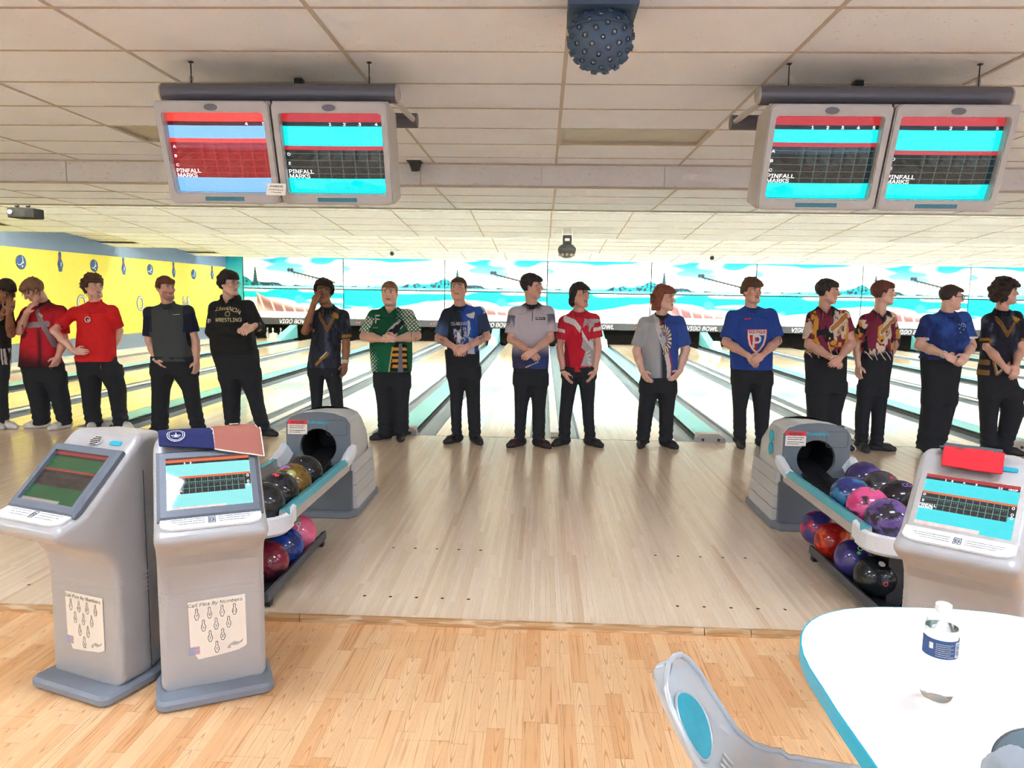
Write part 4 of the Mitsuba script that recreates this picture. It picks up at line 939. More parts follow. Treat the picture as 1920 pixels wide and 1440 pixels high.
    lip = Polygon([(-.165, .082), (-.165, .03)]+[(-.165+.05*(1-math.cos(x)), .03-.035*math.sin(x)) for x in np.linspace(0, math.pi/2, 6)]+[(.165-.05*(1-math.cos(x)), .03-.035*math.sin(x)) for x in np.linspace(math.pi/2, 0, 6)]+[(.165, .082)])
    lp = obj('hand_rest', moved(ext(lip, .008), S2), 'm_kioskpad', t, 20)
    for s in (-1, 1):
        for k, (x0, x1) in enumerate([(.022, .135), (.022, .128), (.022, .112)]):
            obj('groove', moved(bx(min(s*x0, s*x1), max(s*x0, s*x1), .050-k*.0135, .0516-k*.0135, .0075, .0086), S2), 'm_bezel', lp, False)
    fq = sbox(-.012, .018, .012, .056).difference(sbox(-.0095, .0205, .0095, .0535))
    obj('logo_frame', moved(ext(fq, .0010), S2@frame([0, 0, .008], [1, 0, 0], [0, 1, 0], [0, 0, 1])), 'm_bezel', lp, False)
    m = text2('B', .022, True, .001); m.apply_translation([0, .037, .008]); obj('lettering', moved(m, S2), 'm_bezel', lp, False, label='letter B in a frame')
    for xs in (-.11, .02, .125): obj('screw', moved(cyl((xs, -.050, .6600), (xs, -.0506, .6575), .006, 10), M), 'm_tvgrey', t, 30)
    # speaker and badge on the top
    tq = S@frame([0, Ls-.026, .0005], [1, 0, 0], [0, 1, -.10], [0, .10, 1])
    if var in (0, 2):
        sp = obj('speaker', moved(ext(affinity.scale(Point(0, 0).buffer(1, 12), .034, .022), .004), tq@frame([-.01, .0, 0], [1, 0, 0], [0, 1, 0], [0, 0, 1])), 'm_tvgrey', t, 20, label='round speaker grille')
        for k in range(5): obj('slot', moved(ext(sbox(-.026+abs(k-2)*.005, -.0185+k*.009, .026-abs(k-2)*.005, -.0145+k*.009), .001), tq@frame([-.01, 0, .004], [1, 0, 0], [0, 1, 0], [0, 0, 1])), 'm_black', sp, False)
        obj('badge', moved(ext(rrect(.065, .125, -.009, .012, .008), .003), tq), 'm_teal_bright', t, 20, label='small teal badge')
    if plain: return M, S
    # paper sheet taped to the front
    Pz = M@frame([.018, .0845, .295], [1, 0, 0], [0, .01, 1], [0, -1, .01])
    x0, x1, z0, z1 = -.105, .095, -.135, .105
    ragged = Polygon([(x0, z1), (x1, z1+.004), (x1+.002, z0+.03), (x1-.01, z0+.02), (x1-.03, z0+.012), (0, z0+.004), (x0+.03, z0-.002), (x0+.02, z0+.02), (x0+.004, z0+.035)])
    sh_ = obj('paper_sheet', moved(ext(ragged, .0012), Pz), 'm_paper', t, False, label='worn paper reading Call Pins By Numbers')
    L = []
    m = text2('Call Pins By Numbers', .0135, False, .0006); m.vertices[:, 0] *= 1.02; m.vertices[:, 0] += m.vertices[:, 1]*.15; m.apply_translation([-.01, .090, 0]); L.append(m)
    pinl = affinity.translate(pinpoly, 0, -.19); n_ = 0
    rows_ = [(.052, [7, 8, 9, 10]), (.002, [4, 5, 6]), (-.047, [2, 3]), (-.096, [1])]
    OUT = []
    for yy, nums in rows_:
        for k, nn in enumerate(nums):
            xx = -.01+(k-(len(nums)-1)/2)*.044
            pp = affinity.translate(affinity.scale(pinl, .105*1.35, .125, origin=(0, 0)), xx, yy)
            OUT.append(pp.buffer(.0006).difference(pp.buffer(-.0014)))
            m = text2(str(nn), .0105, False, .0006); m.apply_translation([xx, yy-.007, 0]); L.append(m)
    L.append(cat([ext(q, .0006) for q in OUT]))
    obj('lettering', moved(cat(L), Pz@frame([0, 0, .0012], [1, 0, 0], [0, 1, 0], [0, 0, 1])), 'm_ink', sh_, False)
    fl = Pz@frame([0, 0, .0013], [1, 0, 0], [0, 1, 0], [0, 0, 1])
    obj('flag_print', moved(ext(sbox(-.105, -.115, -.07, -.082), .0004), fl), mat_of((150, 158, 186)), sh_, False, label='small faded flag print')
    obj('flag_stripe', moved(cat([ext(sbox(-.09, -.113+k*.009, -.068, -.109+k*.009), .0006) for k in range(4)]), fl), mat_of((208, 160, 156)), sh_, False)
    obj('cartoon_print', moved(ext(Polygon([(.03, -.098), (.05, -.085), (.07, -.09), (.085, -.078), (.08, -.092), (.06, -.102)]).union(Point(.033, -.105).buffer(.006)), .0005), fl), 'm_tvgrey', sh_, False)
    return M, S
K1 = kiosk((-1.838, 2.635), math.radians(-20), 0, 'light grey score kiosk turned left with a greenish reflection coloured into its screen')
K2M = kiosk((-1.235, 2.635), math.radians(27), 1, 'light grey score kiosk with a cyan screen under the navy and brown pad')
K3M = kiosk((1.52, 2.62), math.radians(-38), 2, 'light grey score kiosk on the right behind the white table, red pad on top', plain=True)

# pads lying on the kiosks
def cloth(poly, M, th, amp, seed, sag=None):
    m = ext(poly, th); v, f = trimesh.remesh.subdivide_to_size(m.vertices, m.faces, .018)
    v = v.copy(); n = meshkit.fbm(np.c_[v[:, :2]*22, v[:, 0]*0], 3, seed)-.5
    v[:, 2] += n*amp+(sag(v) if sag else 0)
    return moved(trimesh.Trimesh(v, f, process=True), M)
M2, S2_ = K2M
pd = thing('ball_wipe_pad', 'navy and brown leather wipe pad draped over the top of a kiosk', 'wipe pad')
tk = M2@frame([0, .30, 1.050], [1, 0, 0], [0, .82, .10], [0, -.1, .82]) if False else None
def drape(pts, lift=.004):
    """2D pad coordinates (x across, s from the back of the kiosk top towards the player) laid over the top and the slope"""
    out = []
    for x, s, h in pts:
        if s < .15: q = np.array([.395-s, 1.044]); n = np.array([0, 1.])
        else:
            k = s-.15; e = np.array([.240, 1.056]); dd = np.array([-.225, -.23])/np.linalg.norm([.225, .23]); q = e+dd*k+np.array([-.715, .70])*(.010+.026*min(1, k/.035)); n = np.array([-.715, .70])
        q = q+n*(lift+h); out.append((x, q[0], q[1]))
    return np.array(out)
def pad(x0, x1, sl, m, name, seed, parent, M, lab=None):
    nx, ns = 15, 13; P = []
    for j in range(ns):
        for i in range(nx):
            u, w_ = i/(nx-1), j/(ns-1); x = x0+(x1-x0)*u; s0, s1 = sl(u); s = s0+(s1-s0)*w_
            P.append((x+.006*(w_-.5), s, .007*(meshkit.fbm(np.array([x*20, s*20, seed]), 2, seed)-.3)))
    top = drape(P, .008); bot = drape(P, .001); n = nx*ns; F = []
    for j in range(ns-1):
        for i in range(nx-1):
            q = j*nx+i; F += [[q, q+nx+1, q+1], [q, q+nx, q+nx+1], [n+q, n+q+1, n+q+nx+1], [n+q, n+q+nx+1, n+q+nx]]
    rim = [i for i in range(nx)]+[j*nx+nx-1 for j in range(1, ns)]+[(ns-1)*nx+i for i in range(nx-2, -1, -1)]+[j*nx for j in range(ns-2, 0, -1)]
    for a_, b_ in zip(rim, rim[1:]+rim[:1]): F += [[a_, b_, n+b_], [a_, n+b_, n+a_]]
    me = trimesh.Trimesh(np.vstack([top, bot]), F, process=False)
    if me.volume < 0: me.invert()
    k = obj(name, moved(me, M), m, parent, 40, label=lab)
    edge = drape([(P[i][0], P[i][1], P[i][2]) for i in rim], .005)
    return k, moved(tube(edge, .0035, 6, True), M)
k, e = pad(-.165, .022, lambda u: (.055, .235+.03*u), 'm_navy', 'pad', 3, pd, M2, 'navy half with a white round crest')
cr = Point(0, 0).buffer(.034, 16).difference(Point(0, 0).buffer(.0315, 16)).union(Point(0, 0).buffer(.027, 16).difference(Point(0, 0).buffer(.025, 16))).union(sbox(-.018, -.004, .018, -.001)).union(Point(0, -.004).buffer(.006).difference(Point(0, -.004).buffer(.004))).union(sbox(-.0015, .0, .0015, .012)).union(sbox(-.014, -.012, .014, -.010))
cm_ = ext(cr, .0006); v, f = trimesh.remesh.subdivide_to_size(cm_.vertices, cm_.faces, .01)
w_ = drape([(-.105+a*.9, .197-b*.9, .004) for a, b, c_ in v], .017)
obj('crest', moved(trimesh.Trimesh(w_, f, process=False), M2), 'm_white', k, False, label='white round crest')
k, e = pad(.022, .192, lambda u: (.035-.02*u, .265+.05*u), 'm_leather', 'leather_pad', 5, pd, M2, 'brown leather half')
obj('stitched_edge', e, 'm_paper', k, True, label='pale frayed stitched edge')
obj('tag', moved(trimesh.Trimesh(drape([(.09, .035, .004), (.125, .03, .004), (.125, .05, .004), (.09, .052, .004)], .014), [[0, 1, 2], [0, 2, 3], [2, 1, 0], [3, 2, 0]], process=False), M2), 'm_offwhite', k, False)
M3, _ = K3M
pd = thing('ball_wipe_pad', 'dark grey and red wipe pad lying over the top of the right hand kiosk', 'wipe pad')
k, e = pad(-.125, .060, lambda u: (.02, .172), 'm_greycloth', 'pad', 8, pd, M3, 'dark grey half')
k, e = pad(-.100, .080, lambda u: (.160, .262), 'm_redcloth', 'pad', 9, pd, M3, 'red half')
obj('stitched_edge', e, 'm_redcloth', k, True)

# ---------------------------------------------------------------- table, bottle, cap, chair
ZT = .74
def table_poly(o=0):
    pts = [(.600, .10), (.606, 1.42)]
    for a in np.linspace(0, math.pi, 25):
        c_, s_ = math.cos(a), math.sin(a)
        pts.append((1.035-abs(c_)**.72*math.copysign(.425, c_), 1.50+abs(s_)**.80*.445))
    pts += [(1.46, .10)]
    return Polygon(pts).buffer(0).buffer(o)
tb = thing('table', 'white rounded table with teal edge band in the right foreground', 'table')
obj('top', ext(table_poly(-.004), .03, trimesh.transformations.translation_matrix([0, 0, ZT-.03])), 'm_tabletop', tb, 20)
obj('edge_band', ext(table_poly().difference(table_poly(-.005)), .036, trimesh.transformations.translation_matrix([0, 0, ZT-.037])), 'm_teal_bright', tb, 20, label='teal edge band')
obj('pedestal', cyl((1.03, .9, ZF+.03), (1.03, .9, ZT-.03), .045, 20), 'm_darkgrey', tb, 30)
obj('foot', slab(affinity.translate(Point(0, 0).buffer(.28, 12), 1.03, .9), ZF, ZF+.03, .008), 'm_darkgrey', tb, 20)

bt = thing('water_bottle', 'clear plastic water bottle with white cap and blue label on the table', 'bottle')
bc = np.array([.835, 1.478, ZT])
prof = [(0, .003), (.020, .0), (.028, .003), (.0315, .012), (.0318, .03), (.030, .05), (.0318, .065), (.030, .085), (.0318, .092), (.0318, .150), (.030, .165), (.023, .182), (.0135, .192), (.0125, .198), (.0125, .205)]
obj('shell', lathe([[r, z] for r, z in prof[1:]], 40, bc), 'm_glassy', bt, True, label='clear ribbed plastic')
wp = [(0, .004)]+[(r-.0012, z+.0012 if k < 2 else z) for k, (r, z) in enumerate(prof[1:10])]+[(.0302, .157), (0, .157)]
obj('water', lathe([[max(r, 0), z] for r, z in wp], 40, bc), 'm_water', bt, 40)
cap_ = obj('cap', lathe([[0, .206+.0], [.0125, .206], [.0152, .204], [.0155, .190], [.0132, .190], [.0132, .20], [0, .20]], 30, bc), 'm_white', bt, 30, label='white screw cap')
arc = lambda a0, a1, r, z0, z1, n=26: trimesh.Trimesh(np.array([[bc[0]+rr*math.cos(a), bc[1]+rr*math.sin(a), bc[2]+z] for rr in (r, r+.0006) for z in (z0, z1) for a in np.linspace(a0, a1, n)]), sum([[[i, i+1, n+i+1], [i, n+i+1, n+i], [2*n+i, 3*n+i+1, 2*n+i+1], [2*n+i, 3*n+i, 3*n+i+1]] for i in range(n-1)], []), process=False)
A0 = -math.pi/2
lb = obj('label', arc(A0-1.9, A0+1.15, .0320, .100, .138, 40), 'm_label', bt, True, label='blue paper label')
obj('label_end', arc(A0+.98, A0+1.3, .0322, .100, .138, 10), mat('m_green', (82, 110, 84), .5), lb, True)
obj('barcode_panel', arc(A0+.42, A0+.85, .0324, .103, .135, 10), 'm_paper', lb, True)
obj('barcode_bars', cat([arc(A0+.46, A0+.81, .0328, .106+k*.0034, .1075+k*.0034+(k % 3)*.0004, 8) for k in range(8)]), 'm_label', lb, True)
obj('fine_print', cat([arc(A0-.75, A0+.30-.2*(k % 2), .0324, .104+k*.0042, .1056+k*.0042, 12) for k in range(7)]), 'm_tvgrey', lb, True)
obj('round_mark', arc(A0-1.15, A0-.9, .0324, .117, .130, 8), 'm_offwhite', lb, True)

hat = thing('cap', 'grey cloth cap with dark visor at the right edge of the table', 'cap')
hc = np.array([.908, 1.222, ZT])
th = np.linspace(0, math.pi, 25); outer = [(hc[0]+.01+.092*math.cos(a), hc[1]+.035+.055*math.sin(a)) for a in th]; inner = [(hc[0]+.01+.080*math.cos(a), hc[1]-.01+.030*math.sin(a)) for a in th[::-1]]
arcz = lambda x: .045-((x-hc[0]-.01)/.092)**2*.030
vm = ext(Polygon(outer+inner), .004); v, f = trimesh.remesh.subdivide_to_size(vm.vertices, vm.faces, .015); v = v.copy(); v[:, 2] += ZT+arcz(v[:, 0])-.010
obj('visor', trimesh.Trimesh(v, f, process=False), mat('m_visor', (88, 104, 112), .6), hat, 30, label='dark slate visor')
obj('visor_edge', tube([(a, b, ZT+arcz(a)-.008) for a, b in outer], .0035, 6), 'm_darkgrey', hat, True)
cr_ = trimesh.creation.icosphere(4, 1.0); vv = cr_.vertices.copy()
w3 = meshkit.fbm(vv*3.2, 3, 5)-.5
vv = vv*np.array([.078, .085, .085])*(1+.22*w3)[:, None]; vv[:, 2] = np.maximum(vv[:, 2], 0)-.016*np.exp(-((vv[:, 0]-.006)/.010)**2)*(vv[:, 2] > .03)
obj('crown', trimesh.Trimesh(vv+hc+[-.078, -.062, .001], cr_.faces, process=False), mat('m_hat', (150, 160, 168), .8), hat, True, label='pale grey cloth crown')
obj('button', trimesh.creation.icosphere(2, .007).apply_translation(hc+[-.083, -.062, .077]), 'm_hat', hat, True)

ch = thing('chair', 'silver grey moulded plastic chair with teal oval in its back', 'chair')
CO = np.array([.490, 1.575, -.02]); fa_ = math.radians(-20); fx = np.array([math.cos(fa_), math.sin(fa_), 0]); sx = np.array([-math.sin(fa_), math.cos(fa_), 0])
# side profile: distance forward of the seat/back junction, height
prof = [(-.215, .715), (-.204, .697), (-.170, .65), (-.134, .595), (-.095, .54), (-.058, .49), (-.015, .457), (.04, .443), (.12, .437), (.22, .437), (.32, .442), (.39, .436), (.43, .418), (.445, .392)]
prof = np.array(prof); prof = np.c_[np.interp(np.linspace(0, 13, 53), range(14), prof[:, 0]), np.interp(np.linspace(0, 13, 53), range(14), prof[:, 1])]
sl_ = np.r_[0, np.cumsum(np.linalg.norm(np.diff(prof, axis=0), axis=1))]
def half(s): 
    w = np.interp(s, [0, .004, .02, .05, .10, .18, .26, .38, .45, .60, .76, .82, .87], [.004, .045, .088, .118, .135, .142, .148, .168, .196, .215, .205, .185, .15])
    return w
n2 = 21; P, Q = [], []
tg = np.gradient(prof, axis=0); tg /= np.linalg.norm(tg, axis=1, keepdims=True); nr = np.c_[-tg[:, 1], tg[:, 0]]; nr = np.where((nr[:, :1]*1 + nr[:, 1:]*1) > 0, nr, -nr)
for k in range(53):
    for j in range(n2):
        u = j/(n2-1)*2-1; h_ = half(sl_[k])
        up = .030*abs(u)**3*(1 if sl_[k] < .42 else .5)+(0 if sl_[k] > .4 else .0)
        b_ = prof[k]+nr[k]*up
        P.append(CO+fx*b_[0]+sx*u*h_+[0, 0, b_[1]]); b2_ = prof[k]+nr[k]*(up-.013); Q.append(CO+fx*b2_[0]+sx*u*h_*.985+[0, 0, b2_[1]])
N_ = len(P); F = []
for k in range(52):
    for j in range(n2-1):
        q = k*n2+j; F += [[q, q+1, q+n2+1], [q, q+n2+1, q+n2], [N_+q, N_+q+n2+1, N_+q+1], [N_+q, N_+q+n2, N_+q+n2+1]]
rim = list(range(n2))+[k*n2+n2-1 for k in range(1, 53)]+[52*n2+j for j in range(n2-2, -1, -1)]+[k*n2 for k in range(51, 0, -1)]
for a_, b_ in zip(rim, rim[1:]+rim[:1]): F += [[b_, a_, N_+a_], [b_, N_+a_, N_+b_]]
me = trimesh.Trimesh(np.array(P+Q), F, process=False)
if me.volume < 0: me.invert()
mat('m_chair', (196, 206, 214), .22, metal=.25, coat=.5)
obj('shell', me, 'm_chair', ch, 50)
obj('rim', tube(np.array([P[i] for i in rim]), .0075, 8, True), 'm_chair', ch, True)
nz2 = lambda v: v/np.linalg.norm(v)
def on_back(u, s):
    pk = np.array([np.interp(s, sl_, prof[:, 0]), np.interp(s, sl_, prof[:, 1])]); nk = nz2(np.array([np.interp(s, sl_, nr[:, 0]), np.interp(s, sl_, nr[:, 1])])); b_ = pk+nk*(.030*abs(u)**3+.004); return CO+fx*b_[0]+sx*u*half(s)+[0, 0, b_[1]]
ov = [on_back(.60*math.cos(a), .150+.075*math.sin(a)) for a in np.linspace(0, 2*math.pi, 41)[:-1]]
V = [on_back(0, .150)]+ov+[np.mean(ov, axis=0)*.55+p*.45 for p in ov]
F = [[1+i, 1+(i+1) % 40, 41+(i+1) % 40] for i in range(40)]+[[1+i, 41+(i+1) % 40, 41+i] for i in range(40)]+[[0, 41+i, 41+(i+1) % 40] for i in range(40)]
obj('back_inset', trimesh.Trimesh(V, F+[f_[::-1] for f_ in F], process=False), 'm_teal_bright', ch, False, label='teal oval inset')
obj('inset_ring', tube(ov, .004, 6, True), 'm_chair', ch, True)
for k in range(3): obj('vent_slot', tube([on_back(.10+k*.14, .26), on_back(.10+k*.14, .295)], .003, 6), 'm_offwhite', ch, True)
obj('stem', cyl((CO[0]+fx[0]*.22, CO[1]+fx[1]*.22, ZF+.02), (CO[0]+fx[0]*.22, CO[1]+fx[1]*.22, .43), .03, 16), 'm_darkgrey', ch, 30)
obj('foot', slab(affinity.translate(Point(0, 0).buffer(.21, 12), CO[0]+fx[0]*.22, CO[1]+fx[1]*.22), ZF, ZF+.02, .006), 'm_darkgrey', ch, 20)
# ---------------------------------------------------------------- people
CROPS = {1: (0, 480, 4.), 2: (240, 480, 4.), 3: (540, 500, 4.236), 4: (790, 490, 4.), 5: (1020, 500, 4.113), 6: (1320, 500, 4.113), 7: (1580, 500, 4.)}
nz = lambda v: np.asarray(v, float)/(np.linalg.norm(v)+1e-12)
SKIN = {'fair': (224, 174, 156), 'pale': (232, 188, 170), 'tan': (190, 134, 108), 'brown': (142, 96, 72), 'dark': (104, 66, 50)}

def hand(vol, w, tip, nrm, side, curl=.5, k=.006):
    """palm, four unequal bent fingers and a thumb that leaves the side of the palm. w: wrist, tip: towards the fingertips, nrm: back of the hand, side: towards the thumb"""
    d = nz(np.asarray(tip)-w); n = nz(np.asarray(nrm)-d*(np.asarray(nrm)@d)); s = np.cross(d, n); s = s if s@np.asarray(side) > 0 else -s
    c = w+d*.050
    vol.ell(c, [d, s, n], (.054, .040, .017), .012); vol.cone(w-d*.02, w+d*.02, .026, .024, .015)
    vol.cone(w+d*.03-s*.026, w+d*.082-s*.030, .014, .012, .012); vol.cone(w+d*.03+s*.02, w+d*.088+s*.026, .015, .012, .012)
    for i, (o, L) in enumerate([(.030, .070), (.010, .078), (-.011, .072), (-.030, .056)]):
        p = w+d*(.088-.004*abs(i-1.2))+s*o; q = d; r = .0095-(.001 if i == 3 else 0)
        for j, f in enumerate((.45, .31, .24)):
            a = curl*(.55+.35*j)
            q2 = nz(q*math.cos(a)-n*math.sin(a)); e = p+q2*L*f; vol.cone(p, e, r, r-.001, k); p, q, r = e, q2, r-.001
    p = w+d*.028+s*.030; e = p+nz(d*.6+s*.75-n*.25)*.036; vol.cone(p, e, .0135, .0115, .012)
    f = e+nz(d*.9+s*.25-n*.35)*.030; vol.cone(e, f, .011, .0095, .006)

def head_axes(yaw, pitch, roll):
    y, p, r = map(math.radians, (yaw, pitch, roll))
    f = np.array([math.sin(y)*math.cos(p), -math.cos(y)*math.cos(p), math.sin(p)]); rt = np.array([math.cos(y), math.sin(y), 0]); u = np.cross(rt, f); u = u if u[2] > 0 else -u
    return f, math.cos(r)*rt+math.sin(r)*u, -math.sin(r)*rt+math.cos(r)*u

def person(d):
    c0x, c0y, cs = CROPS[d['c']]; Y = d['y']; sk = lin(SKIN[d.get('skin', 'fair')])
    W = lambda p, dy=0.: at(c0x+p[0]/cs, c0y+p[1]/cs, Y+(p[2] if len(p) > 2 else 0)+dy)
    key = thing('person', d['label'], 'person')
    neck = W(d['neck'], .0); Hc = W(d['head'], -.035); sh = [W(p)-[0, 0, .038] for p in d['sh']]; el = [W(p) for p in d['el']]; wr = [W(p) for p in d['wr']]; tp = [W(p) for p in d['tip']]
    # keep the arms at human length by moving the joints in depth only as given; rows of the torso and legs
    rows = [(W(((a+b)/2, y))[2], (W((a, y))[0]+W((b, y))[0])/2, (W((b, y))[0]-W((a, y))[0])/2) for y, a, b in d['rows']]
    fat = d.get('fat', .62); zhem = rows[-1][0]; HWc = rows[0][2]; xc = rows[0][1]
    hips = [(W(((a+b)/2, y))[2], (W((a, y))[0]+W((b, y))[0])/2, (W((b, y))[0]-W((a, y))[0])/2) for y, a, b in d['hips']]
    legs = [[(W(((a+b)/2, y))[2], (W((a, y))[0]+W((b, y))[0])/2, (W((b, y))[0]-W((a, y))[0])/2) for y, a, b in L] for L in d['legs']]
    ldy = d.get('ldy', (0, 0))
    # ---- skin: one continuous body
    f, r, u = head_axes(*d['face'])
    J = np.array([neck, Hc+[0, 0, .14], *sh, *el, *wr, *tp]); ank = []
    for L, dy in zip(legs, ldy): ank.append(np.array([L[-1][1], Y+dy, .07]))
    lo = np.minimum(J.min(0), np.min(ank, axis=0))-.16; hi = np.maximum(J.max(0), np.max(ank, axis=0))+.16; lo[2] = .0
    V = Vol(lo, hi, .0095)
    pel = np.array([hips[0][1], Y, hips[0][0]-.03]); chest = np.array([xc, Y, sh[0][2]-.13])
    V.cone(pel, chest, .06, .075, .03); V.cone(chest, neck-[0, 0, .04], .075, .05, .04); V.cone(sh[0], sh[1], .036, .036, .03)
    for i in range(2):
        L = legs[i]; hip = np.array([L[0][1], Y, L[0][0]+.04]); kn = np.array([L[1][1], Y+ldy[i]*.5, L[1][0]])
        V.cone(hip, kn, .030, .028, .02); V.cone(kn, ank[i]+[0, 0, .03], .030, .026, .02); V.cone(pel+[0, 0, .05], hip, .030, .030, .02)
        at_ = d.get('arm', .046); V.cone(sh[i], el[i], at_+.004, at_-.006, .02); V.cone(el[i], el[i]*.6+wr[i]*.4, at_-.006, at_-.004, .02); V.cone(el[i]*.6+wr[i]*.4, wr[i], at_-.004, .0275, .02)
    V.cone(neck-[0, 0, .03], Hc-u*.05-f*.02, .060, .056, .02)
    v0, f0 = V.mesh(); parts = [(relax(v0, f0, 1).vertices, f0)]
    H = Vol(Hc-.17, Hc+.17, .0046)
    E = lambda a, b, c: Hc+r*a+f*b+u*c
    jw = d.get('jaw', 1.)
    H.cone(neck*.6+Hc*.4-u*.03-f*.008, E(0, -.02, -.05), .057*jw, .056*jw, .02)
    H.ell(E(0, -.012, .035), [r, f, u], (.074, .094, .080), .02); H.ell(E(0, .026, -.040), [r, f, u], (.060*jw, .066, .074), .03)
    H.cone(E(-.022, .066, -.096), E(.022, .066, -.096), .021*jw, .021*jw, .02)
    for s_ in (-1, 1):
        H.cone(E(s_*.052*jw, .0, -.055), E(s_*.028, .06, -.092), .02, .018, .03); H.ell(E(s_*.042, .064, -.012), [r, f, u], (.024, .020, .022), .02)
        H.ell(E(s_*.031, .098, .012), [r, f, u], (.018, .014, .013), .012, 'd'); H.ell(E(s_*.031, .078, .012), [r, f, u], (.0135, .0125, .0115), .003)
        H.ell(E(s_*.077, -.008, -.006), [nz(r*s_+f*.35), f, u], (.010, .019, .031), .006)
    H.ell(E(0, .086, .034), [r, f, u], (.052, .013, .010), .015)
    H.cone(E(0, .092, .016), E(0, .113, -.020), .0085, .0115, .012); H.cone(E(-.012, .102, -.026), E(.012, .102, -.026), .008, .008, .008)
    H.ell(E(0, .088, -.054), [r, f, u], (.025, .012, .006), .006); H.ell(E(0, .086, -.065), [r, f, u], (.021, .012, .007), .006); H.ell(E(0, .102, -.0595), [r, f, u], (.022, .008, .0025), .003, 'd')
    hv, hf = H.mesh(); parts.append((hv, hf))
    for i in range(2):
        if d.get('hide', (0, 0))[i]: 
            continue
        lo_ = np.minimum(wr[i], tp[i])-.13; hi_ = np.maximum(wr[i], tp[i])+.13
        G = Vol(lo_, hi_, .0042)
        V2 = el[i]*.18+wr[i]*.82; G.cone(V2, wr[i], .0315, .0275, .02)
        hn, hs, cu = d.get('hands', [((0, -1, .2), (0, 0, 1), .5)]*2)[i]
        hand(G, wr[i], tp[i], hn, hs, cu); parts.append(G.mesh())
    bv, bf = weld(parts); bm = trimesh.Trimesh(bv, bf, process=False)
    # skin colours: brows, eyes, lips, stubble follow the head
    q = bv-Hc; a, b, c = q@r, q@f, q@u; col = np.tile(sk, (len(bv), 1)); inh = (np.abs(a) < .085) & (b > .03) & (np.abs(c) < .13)
    col *= (1+.10*(meshkit.noise(bv*60, 2)-.5))[:, None]
    bl = np.exp(-(((np.abs(a)-.042)/.02)**2+((c+.02)/.02)**2))*inh*(b > .05); col = col*(1-.35*bl[:, None])+lin((205, 110, 100))*.35*bl[:, None]*(sk.mean()/.4)
    hc = lin(d['hair'][0])
    def dab(m, cc, t=1.): col[m] = col[m]*(1-t)+np.asarray(cc)*t
    dab(inh & (b > .07) & (np.abs(np.abs(a)-.031) < .019) & (np.abs(c-.034+.12*(np.abs(a)-.03)**1) < .0048), hc*.8, .85)
    dab(inh & (b > .068) & (np.abs(a)-.031 < .013) & (np.abs(np.abs(a)-.031) < .013) & (np.abs(c-.011) < .006), lin((225, 220, 214)), .8)
    dab(inh & (b > .070) & (np.abs(np.abs(a)-.031) < .0060) & (np.abs(c-.011) < .0065), lin((46, 34, 28)), .95)
    dab(inh & (b > .068) & (np.abs(np.abs(a)-.031) < .0145) & (np.abs(c-.019) < .0028), sk*.35, .7)
    dab(inh & (b > .07) & (np.abs(a) < .025) & (np.abs(c+.059) < .0115), lin((178, 98, 92)) if sk.mean() > .25 else sk*.75, .6)
    dab(inh & (b > .07) & (np.abs(a) < .024) & (np.abs(c+.0595) < .002), sk*.25, .8)
    if d.get('beard'):
        t, cc = d['beard']
        m = inh & (c < -.030) & ((c < -.078) | (np.abs(a) > .032) | ((np.abs(c+.043) < .008))) & (b > -.02) & (c > -.135); dab(m, lin(cc), t)
    if d.get('moustache'): dab(inh & (np.abs(c+.043) < .007) & (np.abs(a) < .028) & (b > .07), hc, d['moustache'])
    scene[key] = mikit.ply(bm, 'm_skin', True, color=np.clip(col, 0, 1)); USED.setdefault(key, 1)
    # ---- hair
    hs = d['hair']; thick, curl, fr_, uh, ub, back = hs[1]
    R = Vol(Hc-.23, Hc+.21, .0062)
    R.ell(E(0, -.018, .040), [r, f, u], (.076+thick*.8, .092+thick, .080+thick), 0)
    if back: 
        for s_ in (-1, 1): R.cone(E(s_*.062, -.03, .0), E(s_*.066, -.045, -back), .035+thick*.5, .030+thick*.4, .02)
        R.cone(E(0, -.085, .0), E(0, -.085, -back), .045+thick*.4, .045+thick*.3, .03)
    if fr_: R.ell(E(hs[2] if len(hs) > 2 else 0, .062, .072), [r, f, u], (.066, .040, .026+fr_*.012), .02)
    X, Yg, Z = R.grid((slice(None),)*3); X, Yg, Z = X-Hc[0], Yg-Hc[1], Z-Hc[2]
    A_ = X*r[0]+Yg*r[1]+Z*r[2]; B_ = X*f[0]+Yg*f[1]+Z*f[2]; C_ = X*u[0]+Yg*u[1]+Z*u[2]
    pts = np.stack(np.broadcast_arrays(X, Yg, Z), -1)
    nn = meshkit.fbm(pts*curl[0], 2, 3)-.5
    dd = R.d+nn.astype(np.float32)*2*curl[1]
    face = np.maximum(C_-uh+.6*np.maximum(np.abs(A_)-.045, 0)*(-1), .022+.35*C_-B_+.0*A_)         # in front of the hairline and below it
    face = np.maximum(C_-uh, .012+.30*np.clip(C_, -.1, .1)-B_)
    dd = np.maximum(dd, -face); side = np.maximum(np.maximum(C_+.008+d.get('sideb', 0), .0-B_-.012), -.2)
    dd = np.maximum(dd, -np.maximum(C_+.004, -.03-B_) if not back else dd-9); dd = np.maximum(dd, ub-C_)
    R.d = dd.astype(np.float32); hv2, hf2 = R.mesh(); hm = relax(hv2, hf2, 1)
    tone = .75+.5*meshkit.fbm(hm.vertices*[45, 45, 22], 3, 8); obj('hair', hm, 'm_hair', key, True, color=np.clip(hc*tone[:, None], 0, 1), label=d.get('hairlabel'))
    # ---- shirt
    slv = d['slv']
    S = Vol([min(rows[k][1]-rows[k][2] for k in range(len(rows)))-.22, Y-.36, zhem-.03], [max(q[1]+q[2] for q in rows)+.22, Y+.30, neck[2]+.10], .0068)
